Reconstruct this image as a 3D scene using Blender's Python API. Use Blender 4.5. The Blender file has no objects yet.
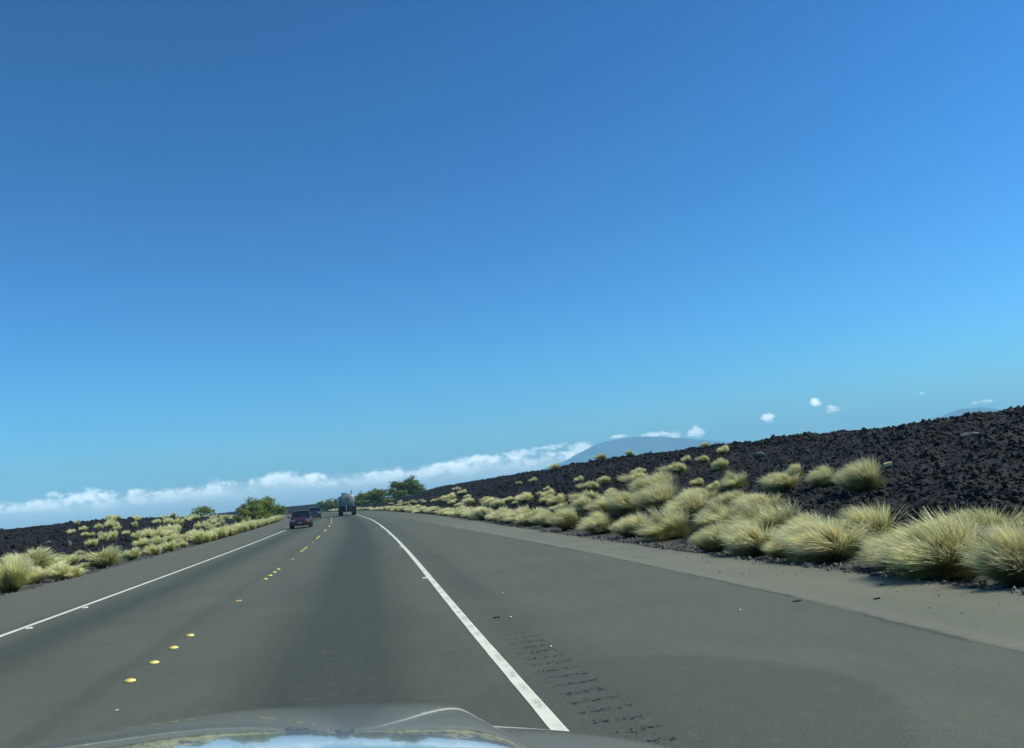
import bpy, bmesh, math, random
import numpy as np
from mathutils import Vector, Matrix, Euler
R = math.radians
sc = bpy.context.scene
COL = sc.collection
rng = np.random.default_rng(7)
random.seed(7)

# ------------------------------------------------------------------ helpers
class MB:
    """collects shapes into one mesh"""
    def __init__(s): s.v = []; s.f = []
    def add(s, vs, fs, M=None):
        o = len(s.v)
        for p in vs:
            p = Vector(p)
            s.v.append(tuple(M @ p if M is not None else p))
        s.f += [tuple(i + o for i in q) for q in fs]
        return s
    def box(s, c, d, M=None, bev=0.0):
        bm = bmesh.new(); bmesh.ops.create_cube(bm, size=1)
        bmesh.ops.scale(bm, vec=d, verts=bm.verts); bmesh.ops.translate(bm, vec=c, verts=bm.verts)
        if bev: bmesh.ops.bevel(bm, geom=bm.edges[:], offset=bev, segments=2, affect='EDGES', profile=.6)
        bm.verts.index_update()
        s.add([v.co.copy() for v in bm.verts], [[v.index for v in f.verts] for f in bm.faces], M); bm.free()
        return s
    def cyl(s, a, b, r1, r2=None, n=16, caps=True):
        return s.tube([a, b], [r1, r1 if r2 is None else r2], n, caps)
    def tube(s, pts, rad, n=10, caps=True):
        pts = [Vector(p) for p in pts]; k = len(pts)
        if not isinstance(rad, (list, tuple)): rad = [rad] * k
        vs = []; fs = []
        prev = None
        for i, p in enumerate(pts):
            d = (pts[min(i + 1, k - 1)] - pts[max(i - 1, 0)]).normalized()
            if prev is None:
                a = d.orthogonal().normalized()
            else:
                a = (prev - d * prev.dot(d)).normalized()
            prev = a; b = d.cross(a)
            for j in range(n):
                t = 2 * math.pi * j / n
                vs.append(p + (a * math.cos(t) + b * math.sin(t)) * rad[i])
        for i in range(k - 1):
            for j in range(n):
                fs.append((i * n + j, i * n + (j + 1) % n, (i + 1) * n + (j + 1) % n, (i + 1) * n + j))
        if caps:
            fs.append(tuple(range(n - 1, -1, -1))); fs.append(tuple((k - 1) * n + j for j in range(n)))
        return s.add(vs, fs)
    def loft(s, rings, closed=True, caps=True):
        n = len(rings[0]); vs = [p for r in rings for p in r]; fs = []
        m = n if closed else n - 1
        for i in range(len(rings) - 1):
            for j in range(m):
                fs.append((i * n + j, i * n + (j + 1) % n, (i + 1) * n + (j + 1) % n, (i + 1) * n + j))
        if caps and closed:
            fs.append(tuple(range(n - 1, -1, -1))); fs.append(tuple((len(rings) - 1) * n + j for j in range(n)))
        return s.add(vs, fs)
    def build(s, name, mat, parent=None, smooth=False, angle=None):
        me = bpy.data.meshes.new(name); me.from_pydata([tuple(v) for v in s.v], [], s.f)
        bm = bmesh.new(); bm.from_mesh(me); bmesh.ops.recalc_face_normals(bm, faces=bm.faces); bm.to_mesh(me); bm.free()
        me.materials.append(mat)
        o = bpy.data.objects.new(name, me); COL.objects.link(o)
        if parent: o.parent = parent
        if smooth:
            me.shade_smooth()
            if angle: me.set_sharp_from_angle(angle=R(angle))
        return o

def np_obj(name, verts, faces, mat, smooth=False, attrs=None, uv=None):
    """fast mesh; faces = (n,k) int array"""
    me = bpy.data.meshes.new(name)
    nv = len(verts); nf, k = faces.shape
    me.vertices.add(nv); me.vertices.foreach_set('co', np.asarray(verts, np.float32).ravel())
    me.loops.add(nf * k); me.polygons.add(nf)
    me.loops.foreach_set('vertex_index', faces.astype(np.int32).ravel())
    me.polygons.foreach_set('loop_start', np.arange(0, nf * k, k, dtype=np.int32))
    me.polygons.foreach_set('use_smooth', np.full(nf, smooth, bool))
    if attrs:
        for an, av in attrs.items():
            a = me.attributes.new(an, 'FLOAT', 'POINT'); a.data.foreach_set('value', np.asarray(av, np.float32))
    if uv is not None:
        l = me.uv_layers.new(name='UVMap')
        l.data.foreach_set('uv', np.asarray(uv, np.float32)[faces.ravel()].ravel())
    me.update(calc_edges=True); me.validate()
    me.materials.append(mat)
    o = bpy.data.objects.new(name, me); COL.objects.link(o)
    return o

def tag(o, label=None, cat=None, group=None, kind=None):
    if label: o['label'] = label
    if cat: o['category'] = cat
    if group: o['group'] = group
    if kind: o['kind'] = kind
    return o
def empty(name, loc, rz=0.0):
    o = bpy.data.objects.new(name, None); COL.objects.link(o)
    o.location = loc; o.rotation_euler = (0, 0, rz); o.empty_display_size = .2
    return o

# ------------------------------------------------------------------ node helpers
class NT:
    def __init__(s, tree): s.t = tree; s.n = tree.nodes; s.l = tree.links
    def node(s, typ, **kw):
        n = s.n.new(typ)
        for k, v in kw.items(): setattr(n, k, v)
        return n
    def put(s, sock, v):
        if hasattr(v, 'is_output'): s.l.new(v, sock)
        else: sock.default_value = v
    def m(s, op, a, b=None, c=None, clamp=False):
        n = s.n.new('ShaderNodeMath'); n.operation = op; n.use_clamp = clamp
        s.put(n.inputs[0], a)
        if b is not None: s.put(n.inputs[1], b)
        if c is not None: s.put(n.inputs[2], c)
        return n.outputs[0]
    def ss(s, v, a, b, o0=0., o1=1.):
        n = s.n.new('ShaderNodeMapRange'); n.interpolation_type = 'SMOOTHSTEP'
        s.put(n.inputs[0], v)
        for i, q in enumerate((a, b, o0, o1)): s.put(n.inputs[i + 1], q)
        return n.outputs[0]
    def lin(s, v, a, b, o0=0., o1=1.):
        n = s.n.new('ShaderNodeMapRange'); s.put(n.inputs[0], v)
        for i, q in enumerate((a, b, o0, o1)): s.put(n.inputs[i + 1], q)
        return n.outputs[0]
    def mix(s, f, a, b, typ='MIX'):
        n = s.n.new('ShaderNodeMix'); n.data_type = 'RGBA'; n.blend_type = typ
        s.put(n.inputs[0], f)
        s.put(n.inputs[6], a if hasattr(a, 'is_output') else (*a, 1) if len(a) == 3 else a)
        s.put(n.inputs[7], b if hasattr(b, 'is_output') else (*b, 1) if len(b) == 3 else b)
        return n.outputs[2]
    def noise(s, vec, scale, detail=4, rough=.55, dist=0., dim='3D', lac=2.):
        n = s.n.new('ShaderNodeTexNoise'); n.noise_dimensions = dim
        if vec is not None: s.l.new(vec, n.inputs['Vector'])
        for k, v in (('Scale', scale), ('Detail', detail), ('Roughness', rough), ('Distortion', dist), ('Lacunarity', lac)): n.inputs[k].default_value = v
        return n.outputs[0]
    def comb(s, x, y, z=0.):
        n = s.n.new('ShaderNodeCombineXYZ')
        for i, v in enumerate((x, y, z)): s.put(n.inputs[i], v)
        return n.outputs[0]
    def sep(s, v):
        n = s.n.new('ShaderNodeSeparateXYZ'); s.l.new(v, n.inputs[0]); return n.outputs
    def bump(s, h, strength=.5, dist=.02, nrm=None):
        n = s.n.new('ShaderNodeBump'); n.inputs['Strength'].default_value = strength; n.inputs['Distance'].default_value = dist
        s.l.new(h, n.inputs['Height'])
        if nrm: s.l.new(nrm, n.inputs['Normal'])
        return n.outputs[0]
    def gauss(s, v, c, w):
        d = s.m('DIVIDE', s.m('SUBTRACT', v, c), w)
        return s.m('EXPONENT', s.m('MULTIPLY', s.m('MULTIPLY', d, d), -1.0))

def mat(name, color=(.5, .5, .5), rough=.6, metal=0., coat=0., emit=None, estr=0., alpha=None, trans=0.):
    m = bpy.data.materials.new(name); m.use_nodes = True
    b = m.node_tree.nodes['Principled BSDF']
    b.inputs['Base Color'].default_value = (*color, 1); b.inputs['Roughness'].default_value = rough
    b.inputs['Metallic'].default_value = metal; b.inputs['Coat Weight'].default_value = coat
    b.inputs['Coat Roughness'].default_value = .04
    if emit: b.inputs['Emission Color'].default_value = (*emit, 1); b.inputs['Emission Strength'].default_value = estr
    return m
def pmat(name, color, rough=.6, metal=0., coat=0., var=.25, scale=6., bump=0.):
    """principled material with procedural colour and gloss variation"""
    m = mat(name, color, rough, metal, coat)
    t = NT(m.node_tree); b = t.n['Principled BSDF']
    tc = t.node('ShaderNodeTexCoord').outputs['Object']
    n = t.noise(tc, scale, 6, .65)
    lo = tuple(c * (1 - var) for c in color); hi = tuple(min(1, c * (1 + var)) for c in color)
    t.l.new(t.mix(t.ss(n, .3, .7), lo, hi), b.inputs['Base Color'])
    t.l.new(t.lin(n, .3, .7, max(0, rough - .08), min(1, rough + .1)), b.inputs['Roughness'])
    if bump: t.l.new(t.bump(t.noise(tc, scale * 6, 3), bump, .01), b.inputs['Normal'])
    return m

# ------------------------------------------------------------------ terrain functions (metres; the road runs along +Y, x = u + bend(y))
_BY = np.arange(-60, 131, 1.0)
_BX = np.interp(_BY, [-60, 0, 6, 10, 14, 18, 24, 30, 38, 46, 55, 65, 72, 81, 90, 100, 115, 130, 145], [0, 0, .01, .015, .04, .08, .125, .145, .155, .13, .07, -.04, -.14, -.30, -.53, -.88, -1.35, -1.87, -2.5])
_BX = np.convolve(np.pad(_BX, 5, mode='edge'), np.ones(11) / 11, mode='valid')
def bend(y):
    y = np.asarray(y, float)
    d = np.clip(y - 130, 0, 390)
    a = np.interp(np.minimum(y, 130), _BY, _BX) - .034 * d - 5.6e-4 * d * d
    return a + np.clip(y - 520, 0, None) * (-.034 - 1.12e-3 * 390)
def head(y):
    return math.atan2(float(bend(y + .5) - bend(y - .5)), 1.0)
def edge_r(y): return np.interp(y, [0, 8, 15, 23, 40, 65, 90, 200], [6.85, 6.78, 6.42, 6.17, 6.10, 6.3, 6.2, 5.4])
def edge_l(y): return np.interp(y, [0, 27, 60, 110, 220], [-10.1, -10.1, -10.0, -10.2, -10.6])
def seam_r(y): return np.interp(y, [0, 6, 10, 19, 48, 90, 200], [4.8, 4.84, 5.0, 4.92, 4.1, 3.6, 3.5])
RY = [-60, 0, 26, 41, 49, 78, 130, 185, 225, 300, 420, 520, 700, 1000, 1600]
RZ = [2.35, 2.45, 2.52, 2.77, 2.95, 3.32, 3.45, 3.42, 1.0, .8, 2.9, 3.6, 3.6, 1.6, 0]
LY = [-60, 0, 60, 73, 86, 102, 156, 200, 300, 600, 1500]
LZ = [1.7, 1.8, 1.85, 2.0, 2.22, 2.4, 2.05, 1.5, 1.2, 1.0, 0]

def _hash(ix, iy, seed):
    h = (ix.astype(np.int64) * 374761393 + iy.astype(np.int64) * 668265263 + seed * 974711) & 0x7fffffff
    h = ((h ^ (h >> 13)) * 1274126177) & 0x7fffffff
    return ((h ^ (h >> 16)) & 0xffff) / 65535.0
def vnoise(x, y, seed=0):
    ix = np.floor(x); iy = np.floor(y); fx = x - ix; fy = y - iy
    fx = fx * fx * (3 - 2 * fx); fy = fy * fy * (3 - 2 * fy)
    a = _hash(ix, iy, seed); b = _hash(ix + 1, iy, seed); c = _hash(ix, iy + 1, seed); d = _hash(ix + 1, iy + 1, seed)
    return (a + (b - a) * fx) * (1 - fy) + (c + (d - c) * fx) * fy - .5
def sst(a, b, x):
    t = np.clip((x - a) / (b - a), 0, 1); return t * t * (3 - 2 * t)
def base_h(u, y):
    zr = np.interp(y, RY, RZ); zl = np.interp(y, LY, LZ)
    er = edge_r(y); el = edge_l(y)
    tr = np.clip((u - (er + 1.1)) / (22 - er - 1.1), 0, 1)
    tl = np.clip((-(u - el) - 1.6) / 14.5, 0, 1)
    sr = tr * (1.25 - .25 * tr) ; sr = np.where(tr < .12, sr * sst(0, .12, tr) , sr)
    sl = tl * (1.3 - .3 * tl); sl = np.where(tl < .15, sl * sst(0, .15, tl), sl)
    far = 1 - sst(300, 1500, np.abs(u))
    return -.06 + (zr * sr + zl * sl) * far
def rough_amt(u, y):
    er = edge_r(y); el = edge_l(y)
    return sst(er + .9, er + 3.0, u) + sst(-el + 1.0, -el + 3.2, -u)
def ground_h(u, y, detail=True):
    u = np.asarray(u, float); y = np.asarray(y, float); x = u + bend(y)
    h = base_h(u, y); k = rough_amt(u, y)
    n = vnoise(x / 7, y / 7, 1) * .34 + vnoise(x / 3.1, y / 3.1, 2) * .24
    if detail:
        n = n + vnoise(x / 1.2, y / 1.2, 3) * .20 + (.25 - np.abs(vnoise(x / .45, y / .45, 4))) * .17 + vnoise(x / .25, y / .25, 5) * .13
    v = np.where(k < .5, vnoise(x / .5, y / .5, 6) * .035 + vnoise(x / .17, y / .17, 8) * .02, 0)
    edge = (u > edge_r(y) - .02) | (u < edge_l(y) + .02)
    return h + k * n * .8 + v * edge
def gpt(u, y):
    return Vector((float(u + bend(y)), float(y), float(ground_h(np.array([u]), np.array([y]), False)[0])))

# ------------------------------------------------------------------ camera
cam_d = bpy.data.cameras.new('camera'); cam = bpy.data.objects.new('camera', cam_d); COL.objects.link(cam)
Rm = ((0.9809874165734456, 0.07067909601616236, -0.1807433371134198), (-0.1692104328936866, -0.14455725724030177, -0.9749210372020353), (-0.09503429867415447, 0.9869689279635401, -0.1298492098936774))
M = Matrix(Rm).to_4x4(); M.translation = (0, 0, 1.6); cam.matrix_world = M
cam_d.sensor_width = 36; cam_d.sensor_fit = 'HORIZONTAL'; cam_d.lens = 870 / 1024 * 36
cam_d.clip_start = .05; cam_d.clip_end = 40000
sc.camera = cam

# ------------------------------------------------------------------ light and sky
SUN_EL, SUN_AZ = 47.0, 99.0          # azimuth measured from +Y (the road) towards +X
sd = bpy.data.lights.new('sun', 'SUN'); sd.energy = 4.8; sd.angle = R(.53); sd.color = (1, .955, .76)
so = bpy.data.objects.new('sun', sd); COL.objects.link(so)
sdir = Vector((math.sin(R(SUN_AZ)) * math.cos(R(SUN_EL)), math.cos(R(SUN_AZ)) * math.cos(R(SUN_EL)), math.sin(R(SUN_EL))))
so.rotation_euler = (-sdir).to_track_quat('-Z', 'Y').to_euler(); so.location = (20, -10, 40)
w = bpy.data.worlds.new('World'); sc.world = w; w.use_nodes = True
t = NT(w.node_tree); t.n.clear()
out = t.node('ShaderNodeOutputWorld'); bg = t.node('ShaderNodeBackground'); t.l.new(bg.outputs[0], out.inputs[0])
sky = t.node('ShaderNodeTexSky', sky_type='NISHITA'); sky.sun_disc = False
sky.sun_elevation = R(SUN_EL); sky.sun_rotation = R(SUN_AZ); sky.altitude = 20
sky.air_density = 1.0; sky.dust_density = .35; sky.ozone_density = 1.6
SKY_STR = .11
bg.inputs[1].default_value = SKY_STR
hs = t.node('ShaderNodeHueSaturation'); hs.inputs['Saturation'].default_value = 1.12; hs.inputs['Value'].default_value = 1.0; hs.inputs['Hue'].default_value = .487
t.l.new(sky.outputs[0], hs.inputs['Color'])
gm = t.node('ShaderNodeGamma'); gm.inputs[1].default_value = 1.6; t.l.new(hs.outputs[0], gm.inputs[0])
skyc = t.mix(1., gm.outputs[0], (.166, .358, .485), 'MULTIPLY')     # clear, deep tropical blue
D = t.sep(t.node('ShaderNodeTexCoord').outputs['Generated'])
az = t.m('MULTIPLY', t.m('ARCTAN2', D[0], D[1]), 180 / math.pi)
el = t.m('MULTIPLY', t.m('ARCSINE', D[2]), 180 / math.pi)
# cumulus bank along the horizon
big = t.noise(t.comb(t.m('MULTIPLY', az, .16), 3.1, 0.), 1., 2, .5)
puff = t.noise(t.comb(t.m('MULTIPLY', az, .62), t.m('MULTIPLY', el, 1.05), 7.7), 1., 7, .58)
fine = t.noise(t.comb(t.m('MULTIPLY', az, 1.9), t.m('MULTIPLY', el, 2.6), 1.7), 1., 5, .6)
peak = t.m('MULTIPLY', t.gauss(az, -4.6, 1.3), .42)
fadeR = t.ss(az, 17.5, 22.0, 0., 1.35)
top = t.m('SUBTRACT', t.m('ADD', t.m('ADD', 2.12, t.m('MULTIPLY', t.m('SUBTRACT', big, .5), .5)), peak), fadeR)
q = t.m('ADD', t.m('SUBTRACT', top, el), t.m('ADD', t.m('MULTIPLY', t.m('SUBTRACT', puff, .40), 1.6), t.m('MULTIPLY', t.m('SUBTRACT', fine, .5), .45)))
bank = t.ss(q, .05, .55)
# bright tops, grey-blue bodies thinning into haze
bright = t.m('MULTIPLY', t.ss(t.m('SUBTRACT', top, el), 1.3, -.1), t.ss(t.m('ADD', puff, t.m('MULTIPLY', t.m('SUBTRACT', fine, .5), .5)), .36, .62))
body = t.mix(t.ss(el, .2, 1.7), (.56, .74, .80), (1.25, 1.42, 1.42))
ccol = t.mix(bright, body, (3.7, 3.75, 3.5))
# small separate puffs
sm = None
for (a0, e0, wa, we, am) in ((22.0, 2.45, .62, .45, 1.05), (26.5, 2.86, .50, .36, .95), (29.5, 3.5, .42, .34, .9), (30.4, 2.98, .6, .30, .8), (19.6, 2.55, 1.4, .26, .85), (20.6, 2.4, .9, .4, .75), (17.2, 2.70, 1.0, .16, .8), (35.4, 3.3, .4, .15, .5), (38.6, 2.38, 1.5, .14, .6), (12.5, 2.45, 1.6, .3, .75), (14.6, 2.2, 1.0, .45, 1.1), (10.6, 2.25, 1.4, .32, .9)):
    g = t.m('MULTIPLY', t.m('MULTIPLY', t.gauss(az, a0, wa), t.gauss(el, e0, we)), am)
    sm = g if sm is None else t.m('MAXIMUM', sm, g)
n2 = t.noise(t.comb(t.m('MULTIPLY', az, 2.3), t.m('MULTIPLY', el, 3.2), 9.), 1., 5, .62)
puffs = t.ss(t.m('ADD', sm, t.m('MULTIPLY', t.m('SUBTRACT', n2, .5), 1.5)), .34, .95)
puffs = t.m('MULTIPLY', puffs, t.ss(sm, .05, .3))
inv = 1 / SKY_STR
def up(c): return t.mix(1., c, (inv, inv, inv), 'MULTIPLY')
c1 = t.mix(t.m('MULTIPLY', bank, .94), skyc, up(ccol))
c2 = t.mix(t.m('MULTIPLY', puffs, .85), c1, up(t.mix(0., (2.7, 2.75, 2.6), (1, 1, 1))))
t.l.new(c2, bg.inputs[0])

sc.view_settings.view_transform = 'Standard'; sc.view_settings.look = 'None'
sc.view_settings.exposure = .0; sc.view_settings.gamma = 1; sc.view_settings.use_curve_mapping = False
sc.cycles.use_denoising = True
sc.cycles.volume_bounces = 1
sc.cycles.max_bounces = 8; sc.cycles.transparent_max_bounces = 8

# ------------------------------------------------------------------ materials
def lava_material():
    m = mat('lava', rough=.75); t = NT(m.node_tree); b = t.n['Principled BSDF']
    P = t.node('ShaderNodeNewGeometry').outputs['Position']
    a = t.noise(P, .12, 4); c = t.noise(P, 5., 5, .65); d = t.noise(P, 38., 3, .6); e = t.noise(P, .9, 3)
    col = t.mix(t.ss(c, .3, .72), (.0034, .0031, .0028), (.0175, .0160, .0142))
    col = t.mix(t.m('MULTIPLY', t.ss(a, .5, .7), .45), col, (.020, .0175, .014))
    col = t.mix(t.m('MULTIPLY', t.ss(e, .48, .7), t.ss(t.noise(P, 13., 3, .6), .60, .70)), col, (.075, .070, .060))
    # gravelly grey verge beside the pavement
    t.l.new(col, b.inputs['Base Color']); b.inputs['Specular IOR Level'].default_value = .3
    t.l.new(t.lin(c, .3, .7, .62, .9), b.inputs['Roughness'])
    v = t.node('ShaderNodeTexVoronoi'); v.inputs['Scale'].default_value = 7.; t.l.new(P, v.inputs['Vector'])
    h = t.m('ADD', t.m('MULTIPLY', v.outputs[0], .8), t.m('MULTIPLY', d, .35))
    t.l.new(t.bump(h, .9, .07), b.inputs['Normal'])
    return m
def ground_material():
    m = lava_material(); m.name = 'lava_ground'; t = NT(m.node_tree); b = t.n['Principled BSDF']
    src = b.inputs['Base Color'].links[0].from_socket
    at = t.node('ShaderNodeAttribute', attribute_name='verge'); P = t.node('ShaderNodeNewGeometry').outputs['Position']
    g = t.noise(P, 55., 4, .7); g2 = t.noise(P, 3., 4)
    dirt = t.mix(t.ss(g, .35, .7), (.040, .037, .032), (.15, .138, .115))
    dirt = t.mix(t.ss(g2, .5, .75), dirt, (.045, .042, .038))
    t.l.new(t.mix(at.outputs['Fac'], src, dirt), b.inputs['Base Color'])
    return m
LAVA = lava_material(); GROUND = ground_material()

def road_material():
    m = mat('asphalt', rough=.85); t = NT(m.node_tree); b = t.n['Principled BSDF']
    uv = t.sep(t.node('ShaderNodeUVMap').outputs[0]); u, y = uv[0], uv[1]
    P = t.comb(u, y, 0.)
    S = t.comb(u, t.m('MULTIPLY', y, .07), 0.)
    agg = t.noise(P, 95., 3, .75); agg2 = t.noise(P, 28., 4, .7)
    mott = t.noise(P, .45, 5, .6); stre = t.noise(S, 1.3, 5, .6); fs = t.noise(t.comb(u, t.m('MULTIPLY', y, .02), 3.), 7., 3, .6)
    base = t.mix(t.ss(mott, .3, .7), (0.0912, 0.1100, 0.0821), (0.1118, 0.1320, 0.0996))
    base = t.mix(t.m('MULTIPLY', t.ss(stre, .45, .75), .45), base, (.078, .092, .087))
    base = t.mix(t.m('MULTIPLY', t.ss(fs, .5, .7), .18), base, (.07, .082, .08))
    # oil-darkened lane centres and worn wheel paths
    wob = t.m('MULTIPLY', t.m('SUBTRACT', t.noise(t.comb(0., t.m('MULTIPLY', y, .09), 0.), 1., 2), .5), .5)
    uu = t.m('ADD', u, wob)
    dk = t.m('MULTIPLY', t.gauss(uu, -.38, .72), .92)
    dk = t.m('ADD', t.m('ADD', dk, t.m('MULTIPLY', t.gauss(uu, -.5, 1.7), .30)), t.m('MULTIPLY', t.gauss(uu, -4.9, .75), .80))
    dk = t.m('ADD', dk, t.m('MULTIPLY', t.gauss(uu, -2.75, .16), .30))
    dk = t.m('ADD', dk, t.m('MULTIPLY', t.gauss(uu, 1.65, .38), .32))
    dk = t.m('MULTIPLY', dk, t.lin(stre, .3, .7, .75, 1.1))
    base = t.mix(t.m('MINIMUM', dk, .85), base, (.034, .047, .039))
    base = t.mix(t.m('MULTIPLY', t.gauss(uu, -1.75, .3), .12), base, (.12, .135, .13))
    # pale outer strip of the right shoulder, beyond the seam (UV of the strip is stored as an attribute)
    so_ = t.node('ShaderNodeAttribute', attribute_name='seam').outputs['Fac']     # u - seam(y)
    jag = t.m('MULTIPLY', t.m('SUBTRACT', t.noise(P, 2.2, 5, .65), .5), .22)
    sj = t.m('ADD', so_, jag)
    outer = t.mix(t.ss(mott, .3, .7), (0.1640, 0.1890, 0.1376), (0.2000, 0.2226, 0.1643))
    outer = t.mix(t.m('MULTIPLY', t.ss(stre, .42, .68), .5), outer, (0.1480, 0.1722, 0.1273))
    base = t.mix(t.m('MULTIPLY', t.ss(sj, -.05, .06), t.ss(y, 95., 25., .12, .82)), base, outer)
    base = t.mix(t.m('MULTIPLY', t.m('MULTIPLY', t.gauss(sj, -.03, .035), .75), t.ss(t.noise(P, .6, 3), .38, .55)), base, (.035, .042, .042))
    base = t.mix(t.m('MULTIPLY', t.gauss(sj, .16, .12), .35), base, (.21, .222, .20))
    ef = t.node('ShaderNodeAttribute', attribute_name='edge').outputs['Fac']      # distance to the nearest pavement edge
    ej = t.m('ADD', ef, t.m('MULTIPLY', t.m('SUBTRACT', t.noise(P, 3., 5, .7), .5), .6))
    base = t.mix(t.m('MULTIPLY', t.ss(ej, .28, -.05), .6), base, (.10, .098, .085))
    base = t.mix(t.m('MULTIPLY', t.gauss(ej, .75, .10), .22), base, (.19, .20, .18))
    # left shoulder paving seam
    base = t.mix(t.m('MULTIPLY', t.ss(u, -6.15, -6.6), .4), base, (.130, .145, .117))
    # old dark patch with a rounded end near the camera on the right
    e1 = t.m('DIVIDE', t.m('SUBTRACT', u, 1.95), 1.5); e2 = t.m('DIVIDE', t.m('SUBTRACT', y, 6.0), 1.9)
    rr = t.m('ADD', t.m('ADD', t.m('MULTIPLY', e1, e1), t.m('MULTIPLY', e2, e2)), t.m('MULTIPLY', t.m('SUBTRACT', mott, .5), .7))
    base = t.mix(t.m('MULTIPLY', t.ss(rr, 1.08, .88), .62), base, (.070, .080, .074))
    pa = t.m('ADD', t.m('POWER', t.m('DIVIDE', t.m('SUBTRACT', u, 4.55), .45), 2.), t.m('POWER', t.m('DIVIDE', t.m('SUBTRACT', y, 4.6), 1.0), 2.))
    base = t.mix(t.m('MULTIPLY', t.ss(pa, 1.5, .4), .35), base, (.16, .175, .16))
    # aggregate speckle
    base = t.mix(t.m('MULTIPLY', t.ss(agg, .55, .70), .9), base, (.30, .33, .27))
    base = t.mix(t.m('MULTIPLY', t.ss(agg, .46, .30), .8), base, (.016, .02, .018))
    base = t.mix(t.m('MULTIPLY', t.ss(agg2, .48, .28), .5), base, (.045, .052, .05))
    md = t.noise(P, 6.5, 5, .7); m2 = t.noise(P, 19., 4, .7)
    base = t.mix(t.m('MULTIPLY', t.ss(md, .52, .72), .35), base, (.15, .165, .145))
    base = t.mix(t.m('MULTIPLY', t.ss(m2, .46, .30), .40), base, (.045, .054, .05))
    vo = t.node('ShaderNodeTexVoronoi'); vo.inputs['Scale'].default_value = 1.3; t.l.new(P, vo.inputs['Vector'])
    dr = t.m('MULTIPLY', t.ss(t.m('ADD', vo.outputs[0], t.m('MULTIPLY', t.m('SUBTRACT', m2, .5), .06)), .05, .02), t.ss(t.sep(vo.outputs[1])[0], .62, .7))
    base = t.mix(t.m('MULTIPLY', dr, .6), base, (.02, .025, .023))
    # sparse cracks
    cv = t.node('ShaderNodeTexVoronoi', feature='DISTANCE_TO_EDGE'); cv.inputs['Scale'].default_value = .42
    wp = t.node('ShaderNodeVectorMath', operation='ADD')
    t.l.new(P, wp.inputs[0]); nn = t.node('ShaderNodeTexNoise'); nn.inputs['Scale'].default_value = 1.4; nn.inputs['Detail'].default_value = 5; t.l.new(P, nn.inputs['Vector'])
    t.l.new(nn.outputs[1], wp.inputs[1]); t.l.new(wp.outputs[0], cv.inputs['Vector'])
    ck = t.m('MULTIPLY', t.ss(cv.outputs[0], .006, .0), t.ss(t.noise(P, .16, 2), .52, .62))
    base = t.mix(t.m('MULTIPLY', ck, .5), base, (.03, .036, .036))
    base = t.mix(1., base, (1.05, .95, .885), 'MULTIPLY')
    t.l.new(base, b.inputs['Base Color'])
    t.l.new(t.lin(agg2, .3, .7, .72, .95), b.inputs['Roughness'])
    b.inputs['Specular IOR Level'].default_value = .3
    t.l.new(t.bump(t.m('ADD', agg, t.m('MULTIPLY', agg2, .6)), .35, .006), b.inputs['Normal'])
    return m
ASPHALT = road_material()

def paint_material(name, col):
    m = mat(name, rough=.6); t = NT(m.node_tree); b = t.n['Principled BSDF']
    uv = t.sep(t.node('ShaderNodeUVMap').outputs[0]); u, y = uv[0], uv[1]
    P = t.comb(u, y, 0.)
    n = t.noise(P, 30., 5, .7); c = t.noise(P, 1.7, 4, .6); g = t.noise(t.comb(t.m('MULTIPLY', u, 26.), t.m('MULTIPLY', y, 5.5), 0.), 1., 5, .7)
    crk = t.m('MULTIPLY', t.ss(t.m('ABSOLUTE', t.m('SUBTRACT', g, .5)), .03, .008), t.ss(c, .42, .6))
    base = t.mix(t.ss(c, .35, .7), col, tuple(k * .84 for k in col))
    base = t.mix(t.m('MULTIPLY', t.ss(n, .66, .76), .5), base, (.20, .205, .18))
    crk = t.m('MULTIPLY', crk, t.ss(t.m('ABSOLUTE', t.m('SUBTRACT', u, 1.175)), .035, .012))
    base = t.mix(t.m('MULTIPLY', crk, .85), base, (.06, .065, .06))
    t.l.new(base, b.inputs['Base Color'])
    return m
WHITE = paint_material('white_road_paint', (.80, .80, .64))

def grass_material(name, root, mid, tip):
    m = bpy.data.materials.new(name); m.use_nodes = True; t = NT(m.node_tree); t.n.clear()
    o = t.node('ShaderNodeOutputMaterial')
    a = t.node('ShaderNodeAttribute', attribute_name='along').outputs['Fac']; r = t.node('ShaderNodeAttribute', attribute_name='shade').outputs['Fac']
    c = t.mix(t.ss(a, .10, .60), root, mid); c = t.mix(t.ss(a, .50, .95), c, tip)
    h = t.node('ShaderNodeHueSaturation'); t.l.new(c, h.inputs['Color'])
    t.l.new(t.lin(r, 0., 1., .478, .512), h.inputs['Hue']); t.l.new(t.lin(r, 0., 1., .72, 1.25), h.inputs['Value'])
    oi = t.node('ShaderNodeObjectInfo').outputs['Random']
    c2 = t.mix(t.lin(oi, 0., 1., 0., .30), h.outputs[0], (.36, .37, .12))
    d = t.node('ShaderNodeBsdfDiffuse'); tr = t.node('ShaderNodeBsdfTranslucent')
    t.l.new(c2, d.inputs[0]); t.l.new(c2, tr.inputs[0])
    mx = t.node('ShaderNodeMixShader'); mx.inputs[0].default_value = .26
    t.l.new(d.outputs[0], mx.inputs[1]); t.l.new(tr.outputs[0], mx.inputs[2]); t.l.new(mx.outputs[0], o.inputs[0])
    return m
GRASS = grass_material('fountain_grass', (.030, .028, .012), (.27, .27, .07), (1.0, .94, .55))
GRASSY = grass_material('yellow_fountain_grass', (.045, .04, .015), (.50, .47, .13), (1.0, .97, .56))
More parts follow.
